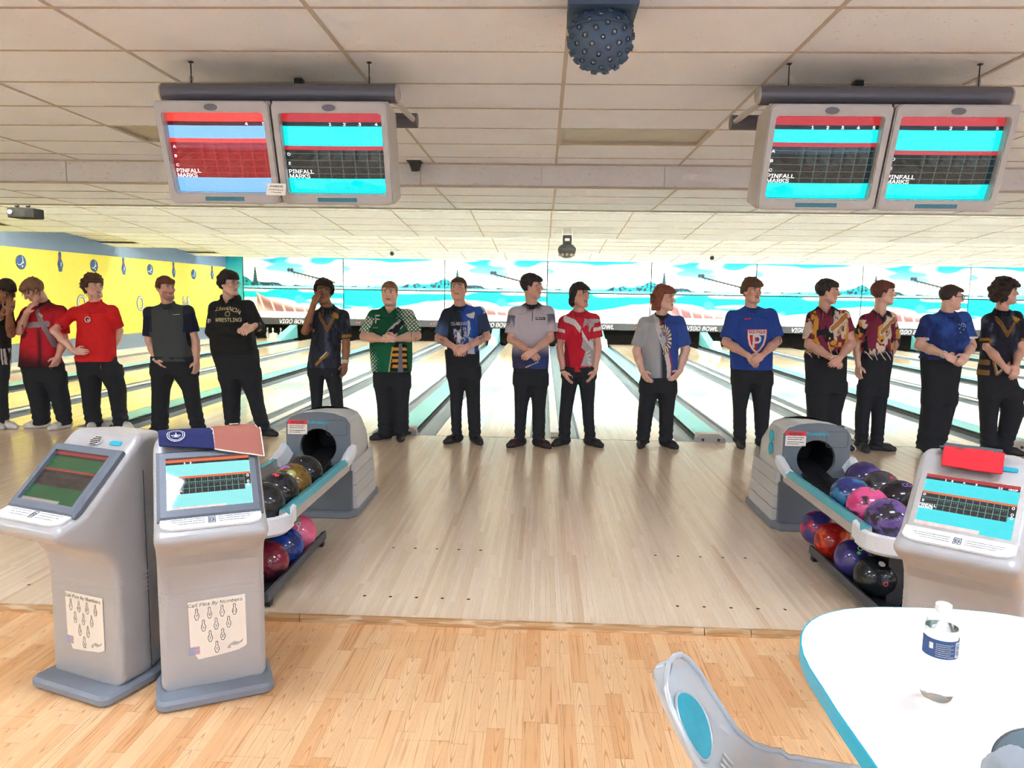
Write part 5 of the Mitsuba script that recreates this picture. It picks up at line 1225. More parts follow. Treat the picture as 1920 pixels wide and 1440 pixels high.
    if True:
        e_ = [s_+(q-s_)*min(t, 1) for s_, q, t in zip(sh, el, slv)]; allp = np.array(sh+e_+(wr if max(slv) > 1 else [])+[neck])
        S = Vol(np.minimum(allp.min(0)-.12, [rows[-1][1]-max(q[2] for q in rows)-.03, Y-.30, zhem-.02]), np.maximum(allp.max(0)+.12, [rows[-1][1]+max(q[2] for q in rows)+.03, Y+.28, neck[2]+.06]), .0068)
    zsh = (sh[0][2]+sh[1][2])/2+.012; shw = abs(sh[1][0]-sh[0][0])/2; xm = (sh[0][0]+sh[1][0])/2
    zs = [q[0] for q in rows]+[zsh-.03, zsh+.018, neck[2]-.024]; cx = [q[1] for q in rows]+[xm, (xm+neck[0])/2, neck[0]]; hw = [q[2] for q in rows]+[max(shw*.86, .1), shw*.58, .066]
    hd = [q[2]*fat for q in rows]+[.105, .085, .07]; hd = [min(max(q, .10), .19) for q in hd[:len(rows)]]+hd[len(rows):]
    belly = d.get('belly', 0.); cy = [Y-belly*(1-abs(2*k/(len(rows)-1)-1)) if k < len(rows) else Y for k in range(len(rows))]+[Y, Y, Y]
    S.loft(zs, cx, hw, cy, hd, .0)
    for i in range(2):
        tr_ = neck+[0, 0, -.035]+nz([sh[i][0]-neck[0], 0, 0])*.04
        S.cone(tr_, sh[i]-[0, 0, .016], .040, .054, .04)
        ext_ = sh[i]+(el[i]-sh[i])*min(slv[i]+.15, 1.0); ed = sh[i]+(el[i]-sh[i])*min(slv[i], 1.); ax_ = nz(el[i]-sh[i]); sr = d.get('slr', (.060, .070))
        if slv[i] <= 1: S.cone(sh[i], ext_, sr[0], sr[1], .03, cut=(ed, ax_))
        else:
            S.cone(sh[i], el[i], sr[0]+.006, sr[1]-.008, .03); S.cone(el[i], wr[i], sr[1]-.008, .044, .02, cut=(wr[i]-nz(wr[i]-el[i])*.015, nz(wr[i]-el[i])))
    if d.get('hood'): S.cone(neck+[-.05, .09, -.02], neck+[.05, .09, -.02], .05, .05, .03); S.cone(neck+[-.075, .02, -.005], neck+[-.02, .09, .0], .03, .04, .02); S.cone(neck+[.075, .02, -.01], neck+[.02, .09, .0], .03, .04, .02)
    nd = nz(Hc-u*.04-neck)
    S.cone(neck-nd*.045+[0, -.022, 0], neck+nd*.12, .058*max(jw, 1)+.004, .070, .006, 'd'); S.cone(neck+[0, -.075, -.058], neck+[0, -.085, .06], .016, .05, .01, 'd')
    sv, sf = S.mesh(); sm = relax(sv, sf, 2)
    if d.get('yaw'): pass
    sm = wob(sm, .0075, [9, 9, 5], d['seed']); sm = wob(sm, .0036, [26, 26, 11], d['seed']+3)
    P = np.array(sm.vertices); N = np.array(sm.vertex_normals)
    dist = np.stack([np.full(len(P), .0)]+[np.linalg.norm(P-(s_+np.clip(((P-s_)@(q-s_))/((q-s_)@(q-s_)), 0, 1)[:, None]*(q-s_)), axis=1) for s_, q in zip(sh, el)])
    out = np.abs(P[:, 0]-xm)-np.interp(P[:, 2], sorted(zs), [v for _, v in sorted(zip(zs, hw))])*.97
    reg = np.zeros(len(P), int)
    for i in (1, 2):
        tt = ((P-sh[i-1])@(el[i-1]-sh[i-1]))/((el[i-1]-sh[i-1])@(el[i-1]-sh[i-1])); reg[(dist[i] < .085) & (tt > .12) & ((out > 0) | (tt > .95))] = i
    tt = [((P-sh[i])@(el[i]-sh[i]))/((el[i]-sh[i])@(el[i]-sh[i])) for i in (0, 1)]
    # print coordinates on the garment: U across (-1..1 at the chest), Wv from hem (0) to neck (1)
    Uv = (P[:, 0]-xc)/HWc; Wv = (P[:, 2]-zhem)/(neck[2]-zhem)
    pc = d['print'](dict(U=Uv, W=Wv, P=P, N=N, reg=reg, t=tt, n=len(P), seed=d['seed'])) if callable(d['print']) else np.tile(lin(d['print']), (len(P), 1))
    shirt = obj('hoodie' if d.get('hood') else 'shirt', sm, 'm_cloth', key, True, color=np.clip(pc, 0, 1), label=d.get('shirtlabel'))
    frontv = (N[:, 1] < -.15) & (reg == 0); tree = cKDTree(P[frontv][:, [0, 2]]); FP = P[frontv]
    def decal(m, u0, w0, ang=0., mname='m_letterwhite', name='lettering', label=None, bend=0., tree=tree, FP=FP):
        v, fa = trimesh.remesh.subdivide_to_size(m.vertices, m.faces, .03); v = v.copy()
        if bend: v[:, 1] -= bend*v[:, 0]**2
        ca, sa = math.cos(ang), math.sin(ang); x = xc+u0*HWc+v[:, 0]*ca-v[:, 1]*sa; z = zhem+w0*(neck[2]-zhem)+v[:, 0]*sa+v[:, 1]*ca
        dd_, ii = tree.query(np.c_[x, z], k=5); wt = 1/(dd_+.002); y = (FP[ii, 1]*wt).sum(1)/wt.sum(1)-.0070-v[:, 2]
        mm = trimesh.Trimesh(np.c_[x, y, z], fa, process=False); obj(name, mm, mname, shirt, False, label=label)
    if d.get('decals'): d['decals'](decal, dict(P=P, N=N, reg=reg, sh=sh, el=el))
    if d.get('collar'):
        cc, hgt = d['collar']; ang = np.linspace(0, 2*math.pi, 33)[:-1]; rr = .066*max(jw, 1)
        base = [neck+np.array([rr*1.05*math.cos(t), rr*math.sin(t)-.006, -.022+.020*math.sin(t)+(0)]) for t in ang]
        obj('collar', cat([tube([b_+np.array([0, 0, -.012]) for b_ in base], .013, 8, True), tube([b_+np.array([-.004*math.cos(t), -.004*math.sin(t), hgt]) for b_, t in zip(base, ang)], .009, 8, True), tube([b_+np.array([0, 0, .003]) for b_ in base], .011, 8, True)]), mat_of(cc), key, True)
        if d.get('placket'): 
            pm = ext(sbox(-.012, -.13, .012, .0), .002); v, fa = trimesh.remesh.subdivide_to_size(pm.vertices, pm.faces, .02)
            z0 = neck[2]-.062; x = neck[0]+v[:, 0]; z = z0+v[:, 1]; dd_, ii = tree.query(np.c_[x, z], k=4); y = FP[ii, 1].mean(1)-.003-v[:, 2]
            obj('placket', trimesh.Trimesh(np.c_[x, y, z], fa, process=False), mat_of(d['placket']), shirt, False)
    # ---- trousers
    Tz = Vol([min(q[1]-q[2] for L in legs+[hips] for q in L)-.04, Y-.26+min(ldy), .0], [max(q[1]+q[2] for L in legs+[hips] for q in L)+.04, Y+.26+max(ldy), hips[0][0]+.06], .0095)
    hh = [(hips[0][0]+.035, hips[0][1], hips[0][2]*.985)]+hips
    cz = legs[0][0][0]; lx, rx = legs[0][0], legs[1][0]
    hh.append((cz+.03, ((lx[1]-lx[2])+(rx[1]+rx[2]))/2, ((rx[1]+rx[2])-(lx[1]-lx[2]))/2))
    lh = min(max((legs[0][0][2]+legs[1][0][2])*.5*1.02, .075), .115); hq = np.linspace(min(max(hips[0][2]*fat*.93, .100), .175), lh, len(hh))
    Tz.loft([q[0] for q in hh], [q[1] for q in hh], [q[2] for q in hh], Y, hq, 0., 2.2)
    for L, dy in zip(legs, ldy):
        LL = [(L[0][0]+.12, L[0][1], L[0][2]*.92)]+L+[(.045, L[-1][1], L[-1][2])]; n_ = len(LL)-1
        yy = [Y+dy*min(1, max(0, (k-1)/(n_-2))) for k in range(n_+1)]
        Tz.loft([q[0] for q in LL], [q[1] for q in LL], [q[2] for q in LL], yy, [min(max(q[2]*1.05, .060), .115) for q in LL], .045, 2.1)
    pv, pf = Tz.mesh(); pm = relax(pv, pf, 2)
    pm = wob(pm, .004, [12, 12, 7], d['seed']+5); low = np.clip((.32-pm.vertices[:, 2])/.25, 0, 1)
    pm.vertices = pm.vertices+pm.vertex_normals*(low*.006*np.sin(pm.vertices[:, 2]*95+pm.vertices[:, 0]*25))[:, None]
    tr = obj('trousers', pm, d.get('pants', 'm_blackcloth'), key, True)
    if d.get('belt'):
        q = hips[0]; obj('belt', tube([[q[1]+q[2]*1.01*math.cos(t), Y+min(max(q[2]*.68, .105), .165)*1.04*math.sin(t), q[0]+.012] for t in np.linspace(0, 2*math.pi, 41)[:-1]], .014, 8, True), 'm_black', key, True)
        obj('belt_buckle', bx(q[1]+.05, q[1]+.10, Y-min(max(q[2]*.68, .105), .165)*1.06-.012, Y-.13, q[0]-.005, q[0]+.028), 'm_metal', key, False)
    # ---- shoes
    for i in range(2):
        ang, cols = d['shoes'][i]; L = legs[i][-1]; a_ = math.radians(ang); dr_ = np.array([math.sin(a_), -math.cos(a_), 0]); sd = np.array([dr_[1], -dr_[0], 0])
        o = np.array([L[1], Y+ldy[i], 0])-dr_*.05
        B = Vol(o+[-.32, -.32, 0], o+[.32, .32, .14], .0062)
        B.cone(o+[0, 0, .045], o+dr_*.03+[0, 0, .075], .038, .040, .02); B.cone(o+dr_*.02+[0, 0, .036], o+dr_*.16+[0, 0, .034], .040, .043, .02); B.cone(o+dr_*.16+[0, 0, .034], o+dr_*.215+[0, 0, .026], .043, .030, .02); B.cone(o+dr_*.06+[0, 0, .075], o+dr_*.15+[0, 0, .05], .036, .030, .02)
        B.d = np.maximum(B.d, .0005-B.grid((slice(None),)*3)[2]); B.d = np.maximum(B.d, B.grid((slice(None),)*3)[2]-.115).astype(np.float32)
        v_, f_ = B.mesh(); v_[:, 2] = np.maximum(v_[:, 2], .001); m = relax(v_, f_, 1); Q = m.vertices-o; l_ = Q@dr_; w_ = Q@sd
        cc = np.tile(lin(cols[0]), (len(Q), 1)); cc[Q[:, 2] < .020] = lin(cols[1])
        if len(cols) > 2: 
            lc_ = (np.abs(w_) < .022) & (l_ > .07) & (l_ < .16) & (Q[:, 2] > .05) & (np.sin(l_*330) > 0); cc[lc_] = lin(cols[2])
        obj('shoe', m, 'm_shoe', key, True, color=cc)
    # ---- extras
    for i, z0, m_, lab in d.get('bands', []):
        ax_ = nz(wr[i]-el[i]); p0 = wr[i]-ax_*z0; e1 = nz(np.cross(ax_, [0, 1, .2])); e2 = np.cross(ax_, e1)
        obj('wristband', tube([p0+(e1*math.cos(t)+e2*math.sin(t))*(.0305+z0*.10) for t in np.linspace(0, 2*math.pi, 25)[:-1]], .0075, 8, True), m_, key, True, label=lab)
    if d.get('glasses'):
        g = []
        for s_ in (-1, 1):
            g.append(tube([E(s_*.032+.024*math.cos(t), .103-.004*abs(math.cos(t)), .010+.018*math.sin(t)) for t in np.linspace(0, 2*math.pi, 21)[:-1]], .0026, 6, True))
            g.append(tube([E(s_*.056, .098, .014), E(s_*.074, .06, .014), E(s_*.079, -.005, .010)], .0026, 6))
        g.append(tube([E(-.010, .108, .014), E(0, .112, .016), E(.010, .108, .014)], .0026, 6))
        obj('glasses', cat(g), d['glasses'], key, True, label='thin framed glasses')
    return dict(key=key, wr=wr, tp=tp, sh=sh, el=el, neck=neck, Hc=Hc, axes=(f, r, u), shirt=shirt)
# ---- painting the prints
def inpoly(g, pts):
    x, y = g['U'], g['W']; ins = np.zeros(len(x), bool); pts = np.asarray(pts, float); j = len(pts)-1
    for i in range(len(pts)):
        xi, yi, xj, yj = *pts[i], *pts[j]; c = ((yi > y) != (yj > y)) & (x < (xj-xi)*(y-yi)/(yj-yi+1e-12)+xi); ins ^= c; j = i
    return ins
def base(g, c): return np.tile(lin(c), (g['n'], 1))
def put_c(col, m, c, t=1.):
    m = m.astype(float)*t if m.dtype == bool else m*t
    col[:] = col*(1-m[:, None])+lin(c)*m[:, None]
def sst(a, b, x):
    t = np.clip((x-a)/(b-a), 0, 1); return t*t*(3-2*t)
def nse(g, f, s=0, o=3): return meshkit.fbm(np.c_[g['U']*f, g['W']*f*1.6, np.sign(g['N'][:, 1])*.2+g['reg']*2.3], o, g['seed']+s)
T0 = lambda g: g['reg'] == 0
def front(g): return (g['reg'] == 0) & (g['N'][:, 1] < .2)
def line(g, a, b, w):
    a, b = np.array(a), np.array(b); p = np.c_[g['U'], g['W']*2.0]; a = a*[1, 2.]; b = b*[1, 2.]; d = b-a
    t = np.clip(((p-a)@d)/(d@d), 0, 1); return (np.linalg.norm(p-a-t[:, None]*d, axis=1) < w) & front(g)

def pr_black_stripes(g):
    c = base(g, (32, 32, 34))
    for k in range(3): put_c(c, T0(g) & (np.abs(g['U']-.55-.16*k) < .05) & (g['W'] < .25), (200, 200, 200))
    return c
def pr_redblack(g):
    c = base(g, (188, 40, 52)); W_, U = g['W'], g['U']
    put_c(c, sst(.80, 1.0, W_)*T0(g), (50, 28, 34), .9); put_c(c, sst(.30, .02, W_+.05*U)*T0(g), (30, 26, 30), .95); put_c(c, np.exp(-((U-.1)/.13)**2)*T0(g)*sst(.75, .5, W_), (36, 26, 32), .85)
    put_c(c, line(g, (-.75, .63), (.62, .66), .085), (148, 140, 146)); put_c(c, line(g, (.05, .82), (.42, .60), .12), (142, 136, 142)); put_c(c, line(g, (.45, .6), (.75, .35), .10), (132, 126, 132))
    put_c(c, (g['reg'] == 1), (66, 28, 36), .8); put_c(c, line(g, (.14, .80), (.32, .77), .05), (225, 220, 215)); return c
def pr_polo_nav(g):
    c = base(g, (66, 72, 74)); c *= (.92+.16*nse(g, 30))[:, None]; put_c(c, g['reg'] > 0, (28, 33, 50)); put_c(c, (np.abs(g['U']) > .93) & (g['W'] > .5), (28, 33, 50), .8); return c
def pr_gold(g, dark=(40, 45, 56)):
    c = base(g, dark); put_c(c, sst(.45, .7, nse(g, 2.5)), (74, 84, 104), .75); put_c(c, sst(.52, .6, nse(g, 4, 5)), (26, 28, 36), .7)
    for w_, cc in ((.070, (150, 106, 48)), (.040, (34, 32, 36)), (.022, (120, 86, 44))):
        put_c(c, line(g, (-.62, .86), (.05, .62), w_) | line(g, (.05, .62), (.62, .86), w_), cc)
    put_c(c, line(g, (.42, .87), (.78, .83), .075), (160, 122, 52))
    put_c(c, line(g, (-.85, .06), (.05, .24), .055), (150, 110, 50)); put_c(c, line(g, (-.55, .15), (-.05, .26), .018), (220, 220, 215))
    for i in (1, 2): put_c(c, (g['reg'] == i) & (np.abs(g['t'][i-1]-.72) < .05), (150, 108, 46))
    put_c(c, (g['U'] > .86) & (g['W'] < .35) & T0(g), (150, 110, 60), .6); return c
def pr_green(g):
    c = base(g, (24, 92, 66)); put_c(c, sst(.4, .7, nse(g, 2)), (16, 70, 50), .8)
    q = g['P']*[36, 0, 36]; a = q[:, 0]*.707+q[:, 2]*.707; b = -q[:, 0]*.707+q[:, 2]*.707
    den = np.maximum(sst(.1, .9, g['U'])*sst(.62, .95, g['W']), np.maximum(sst(-.35, -1., g['U'])*sst(.5, .05, g['W']), ((g['reg'] == 1) | (g['reg'] == 2))*.8))
    cell = (np.abs((a-np.floor(a))-.5) < .05+.36*den) & (np.abs((b-np.floor(b))-.5) < .05+.36*den) & (den > .12); put_c(c, cell, (226, 232, 224))
    put_c(c, inpoly(g, [(.05, .02), (.3, .40), (.5, .46), (.95, .42), (1.0, .02)]) & front(g), (20, 30, 26)); put_c(c, inpoly(g, [(0, .0), (.22, .38), (.3, .40), (.08, .02)]) & front(g), (198, 182, 130))
    for k in range(4): put_c(c, inpoly(g, [(.2, .07+k*.088), (.95, .07+k*.088), (.93, .115+k*.088), (.25, .115+k*.088)]) & front(g), (214, 150, 58))
    put_c(c, inpoly(g, [(.5, .0), (.58, .44), (.72, .44), (.76, .0)]) & front(g), (112, 112, 132))
    sw = inpoly(g, [(-.15, .52), (.0, .64), (.3, .74), (.5, .80), (.75, .78), (.72, .68), (.5, .62), (.55, .52), (.2, .48)]) & front(g); put_c(c, sw, (34, 34, 40)); st = np.sin((g['W']*26-g['U']*9)+6*nse(g, 2, 3)); put_c(c, sw & (st > .1), (196, 190, 200)); put_c(c, sw & (st > .8), (120, 112, 134)); return c
def pr_bluedog(g):
    c = base(g, (36, 42, 56)); put_c(c, sst(-.15, .35, g['U']+.5*(g['W']-.55))*T0(g), (44, 84, 172), 1.); put_c(c, (g['reg'] == 1)*sst(.2, .8, g['t'][0]), (84, 106, 146), .9); put_c(c, (g['reg'] == 2), (52, 66, 96), .8)
    em = inpoly(g, [(-.62, .50), (-.3, .56), (.2, .54), (.35, .38), (.1, .18), (-.35, .18), (-.55, .30)]) & front(g); n_ = nse(g, 4.5, 7); put_c(c, em & (n_ > .40), (178, 184, 198)); put_c(c, em & (n_ > .52), (70, 100, 170)); put_c(c, em & (n_ > .62), (228, 230, 234))
    n_ = nse(g, 3, 2); put_c(c, front(g) & (g['U'] > .35) & (n_ > .56), (206, 212, 224)); put_c(c, inpoly(g, [(.2, .80), (.45, .82), (.8, .86), (.75, .72), (.4, .74)]) & front(g), (222, 222, 220)); return c
def pr_grey(g):
    c = base(g, (198, 192, 204)); put_c(c, sst(.42, .16, g['W'])*T0(g), (42, 46, 78), .97); put_c(c, sst(.30, .12, g['W']+.25*(nse(g, 2.5)-.5))*T0(g)*sst(-.2, .5, g['U']), (44, 70, 132), .6)
    put_c(c, sst(.84, .93, g['W']-.10*np.abs(g['U'])+.12*(nse(g, 4)-.5)), (48, 52, 72), .95)
    for i in (1, 2): put_c(c, (g['reg'] == i)*sst(.62, .25, g['t'][i-1]+.5*(nse(g, 5)-.5)), (84, 88, 110), .9)
    put_c(c, line(g, (.1, .9), (.1, .74), .02), (30, 30, 36)); put_c(c, line(g, (-.3, .02), (.5, .11), .012), (190, 196, 210)); return c
def pr_reddevil(g):
    c = base(g, (198, 46, 62)); right = (g['U']*.9+(.60-g['W'])*.9 > .05) & T0(g); put_c(c, right & (g['W'] < .86), (180, 178, 182))
    put_c(c, line(g, (-1.0, .86), (-.35, .80), .10) | line(g, (-.35, .80), (.9, .42), .10), (232, 230, 232)); put_c(c, inpoly(g, [(.1, .70), (.55, .80), (1.1, .9), (1.1, .58), (.6, .5)]) & front(g) & (nse(g, 3, 2) > .42), (198, 46, 62))
    put_c(c, inpoly(g, [(-1.0, .0), (-.98, .5), (-.7, .62), (-.45, .72), (-.35, .60), (.0, .62), (.1, .74), (.22, .5), (.12, .40), (.42, .34), (.2, .14), (-.1, .0)]) & front(g), (188, 36, 52)); put_c(c, inpoly(g, [(-1., .0), (-1., .5), (-.8, .4), (-.55, .1), (-.4, .0)]) & front(g), (120, 34, 52), .8)
    for k in range(5): put_c(c, line(g, (.45+.05*k, .30-.04*k), (.75+.03*k, .36-.08*k), .015), (236, 236, 238))
    put_c(c, front(g) & (g['W'] < .10) & (g['U'] > -.2) & (nse(g, 8, 4) > .48), (200, 44, 60))
    for i in (1, 2):
        t_ = g['t'][i-1]; put_c(c, (g['reg'] == i) & (((t_ > .28) & (t_ < .40)) | (t_ > .72)), (230, 228, 230)); put_c(c, (g['reg'] == i) & (t_ > .66) & (t_ < .72) & (nse(g, 9) > .5), (230, 228, 230))
    return c
def pr_feather(g):
    c = base(g, (176, 182, 188)); put_c(c, sst(-.25, -.02, g['U']-.25*(.5-g['W']))*T0(g), (36, 40, 52), .97); put_c(c, sst(.55, .05, g['W']+.55*g['U']+.35)*T0(g)*.4, (60, 64, 74)); put_c(c, ((g['U']-.1*(1-g['W'])-.55*(.75-g['W'])*.8 > .10) & T0(g)), (52, 78, 156)); put_c(c, g['reg'] == 2, (56, 84, 162))
    put_c(c, g['reg'] == 1, (168, 176, 184))
    for w_, cc in ((.15, (214, 212, 214)), (.045, (150, 60, 80))):
        o = 0 if w_ > .1 else .13
        put_c(c, line(g, (-.35+o, 1.0), (-.25+o, .78), w_) | line(g, (-.25+o, .78), (.20+o, .45), w_) | line(g, (.20+o, .45), (.42+o, .2), w_) | line(g, (.42+o, .2), (.45+o, .0), w_), cc)
    x, y = g['U']-.02, (g['W']-.60)*2.; rr = np.hypot(x, y); an = np.degrees(np.arctan2(y, x)); fan = front(g) & (rr > .16) & (rr < .46) & (an > -85) & (an < 115); put_c(c, fan, (60, 62, 96)); put_c(c, fan & (np.sin(np.radians(an*20)) > -.35), (224, 214, 190)); put_c(c, front(g) & (rr > .12) & (rr < .26) & (an > -60) & (an < 150) & (np.sin(rr*90) > 0), (110, 84, 150)); put_c(c, front(g) & (rr < .14), (196, 196, 206)); return c
def pr_camo(g):
    c = base(g, (226, 208, 192)); n1 = nse(g, 1.7, 1); n2_ = nse(g, 2.2, 5); n3 = nse(g, 3.2, 9); st = np.sin(g['U']*3+g['W']*16+5*n2_)
    put_c(c, (n1 > .47) | ((g['W'] > .80) & (g['U'] < .1)), (116, 44, 66)); put_c(c, (n2_ > .62), (206, 152, 66)); put_c(c, (n3 > .645), (34, 34, 40)); put_c(c, front(g) & (st > .93) & (n1 < .5), (116, 44, 66))
    put_c(c, inpoly(g, [(-.2, .84), (.1, .80), (.55, .84), (.7, 1.0), (.2, 1.02)]) & front(g), (34, 36, 44)); put_c(c, front(g) & (np.hypot(g['U']-.45, (g['W']-.62)*1.6) < .38+.14*(nse(g, 6, 3)-.5)*4) & (n3 < .62), (216, 204, 192))
    put_c(c, sst(.20, .10, g['W']+.35*(n2_-.5)), (30, 32, 38), 1.); put_c(c, T0(g) & (g['W'] < .17) & (np.sin(g['U']*14+g['W']*30+8*n1) > .90), (218, 212, 206))
    put_c(c, line(g, (-.05, .56), (.95, .84), .13), (228, 220, 208)); put_c(c, line(g, (-.02, .57), (.92, .83), .10), (178, 124, 66)); put_c(c, line(g, (.35, .50), (.75, .66), .07) & (nse(g, 10, 2) > .42), (176, 130, 60)); return c
def pr_navy(g):
    c = base(g, (38, 58, 116)); put_c(c, sst(.4, .62, nse(g, 1.8)+.25*(g['U']*.5+g['W']-.6)), (52, 86, 164), .8); put_c(c, sst(.45, .6, nse(g, 2.2, 6)), (28, 38, 80), .7)
    for i in (1, 2):
        t_ = g['t'][i-1]; o = (g['P'][:, 0]-g['P'][:, 0].mean())*1.5*(1 if i == 1 else -1)
        put_c(c, (g['reg'] == i) & (np.abs(t_+o*.4-.42-.2) < .045), (224, 222, 222)); put_c(c, (g['reg'] == i) & (np.abs(t_+o*.4-.55-.2) < .03), (224, 222, 222))
    return c
def pr_gold2(g):
    c = pr_gold(g, (32, 34, 46)); 
    put_c(c, (g['W'] < .30) & T0(g), (32, 34, 46))
    for w_, cc, o in ((.06, (164, 116, 56), 0), (.03, (222, 222, 226), .06)): put_c(c, line(g, (-.75+o, .30), (-.42+o, .02+o*.4), w_) | line(g, (-.42+o, .02+o*.4), (.35, .20), w_), cc)
    put_c(c, (g['U'] < -.82) & (g['W'] < .6) & T0(g) & (np.sin(g['W']*40) > 0), (150, 110, 60), .8); return c
def mk(col): return lambda g: base(g, col)*(.93+.14*nse(g, 14))[:, None]
def shield(decal, ctx):
    s = [(-.105, .115), (.105, .12), (.105, .03), (.085, -.05), (.045, -.11), (0, -.145), (-.045, -.11), (-.085, -.05), (-.105, .03)]; P0 = Polygon(s)
    decal(ext(P0, .0006), .13, .47, 0, mat_of((190, 48, 66)), 'shield', 'red white and blue shield'); decal(ext(P0.buffer(-.008), .0014), .13, .47, 0, 'm_offwhite', 'shield_field')
    inner = P0.buffer(-.028).intersection(sbox(-.2, -.2, .2, .055)); decal(ext(inner.intersection(sbox(-.2, -.2, .0, .2)), .0022), .13, .47, 0, mat_of((200, 52, 66)), 'shield_field'); decal(ext(inner.intersection(sbox(.0, -.2, .2, .2)), .0022), .13, .47, 0, mat_of((54, 84, 168)), 'shield_field')
    m = text2('RED PRIDE', .030, True, .003); m.vertices[:, 0] *= .84; m.vertices[:, 1] += .088; decal(m, .13, .47, 0, mat_of((176, 44, 62)), 'lettering', 'red letters RED PRIDE')
    m = text2('P', .125, True, .0034); m.vertices[:, 0] *= .95; m.vertices[:, 1] += -.01; decal(m, .13, .47, 0, 'm_offwhite', 'lettering', 'large white letter P')
    m = ext(Polygon([(-.035, -.010), (.030, .0), (.032, .016), (-.033, .008)]), .0012); decal(m, -.38, .80, 0, mat_of((200, 70, 96)), 'name_patch', 'small red name strip')
def wrestling(decal, ctx):
    m = text2('LEBANON', .042, True, .0014); decal(m, .06, .80, -.12, 'm_lettergold', 'lettering', 'cream letters LEBANON', 1.6)
    m = text2('WRESTLING', .040, True, .0014); m.vertices[:, 0] *= .84; decal(m, .10, .60, .02, 'm_lettergold', 'lettering', 'cream letters WRESTLING', -.0)
    decal(ext(Point(0, 0).buffer(.030).difference(Point(0, -.002).buffer(.018)).union(sbox(-.022, -.028, .022, -.020)), .0014), .08, .705, 0, mat_of((150, 136, 104)), 'emblem', 'round tan emblem')
    P, N, reg = ctx['P'], ctx['N'], ctx['reg']; mk_ = (reg == 1) & (N[:, 1] < -.1)
    if mk_.sum() > 10:
        FP_ = P[mk_]; m = text2('BW', .042, True, .0014); c_ = ctx['sh'][0]*.45+ctx['el'][0]*.55
        v, fa = trimesh.remesh.subdivide_to_size(m.vertices, m.faces, .02); x = c_[0]+v[:, 0]*.8+.005; z = c_[2]+v[:, 1]; dd_, ii = cKDTree(FP_[:, [0, 2]]).query(np.c_[x, z], k=4); y = FP_[ii, 1].mean(1)-.008-v[:, 2]
        obj('lettering', trimesh.Trimesh(np.c_[x, y, z], fa, process=False), 'm_letterwhite', CUR[0], False, label='white letters BW on the sleeve')
CUR = [None]
def tagpatch(*a): return None
mat('m_phone', (28, 30, 34), .2)
CL = [((0, -1, .35), (0, 0, 1), .55)]*2           # clasped in front
HG = [((-1, -.5, .0), (0, -1, 0), .45), ((1, -.5, 0), (0, -1, 0), .45)]     # hanging
BLK, DK = ((30, 30, 34), (40, 36, 36), (70, 70, 74)), ((34, 34, 38), (24, 24, 26))
WHT = ((226, 224, 222), (205, 200, 196), (120, 120, 124))
short = (.012, (60, .004), .3, .062, -.085, 0); mid = (.020, (45, .008), .8, .050, -.085, 0); shag = (.028, (30, .012), 1.2, .040, -.09, 0); curly = (.040, (27, .030), 1.4, .045, -.080, 0); longc = (.032, (26, .026), .8, .054, -.125, .075)
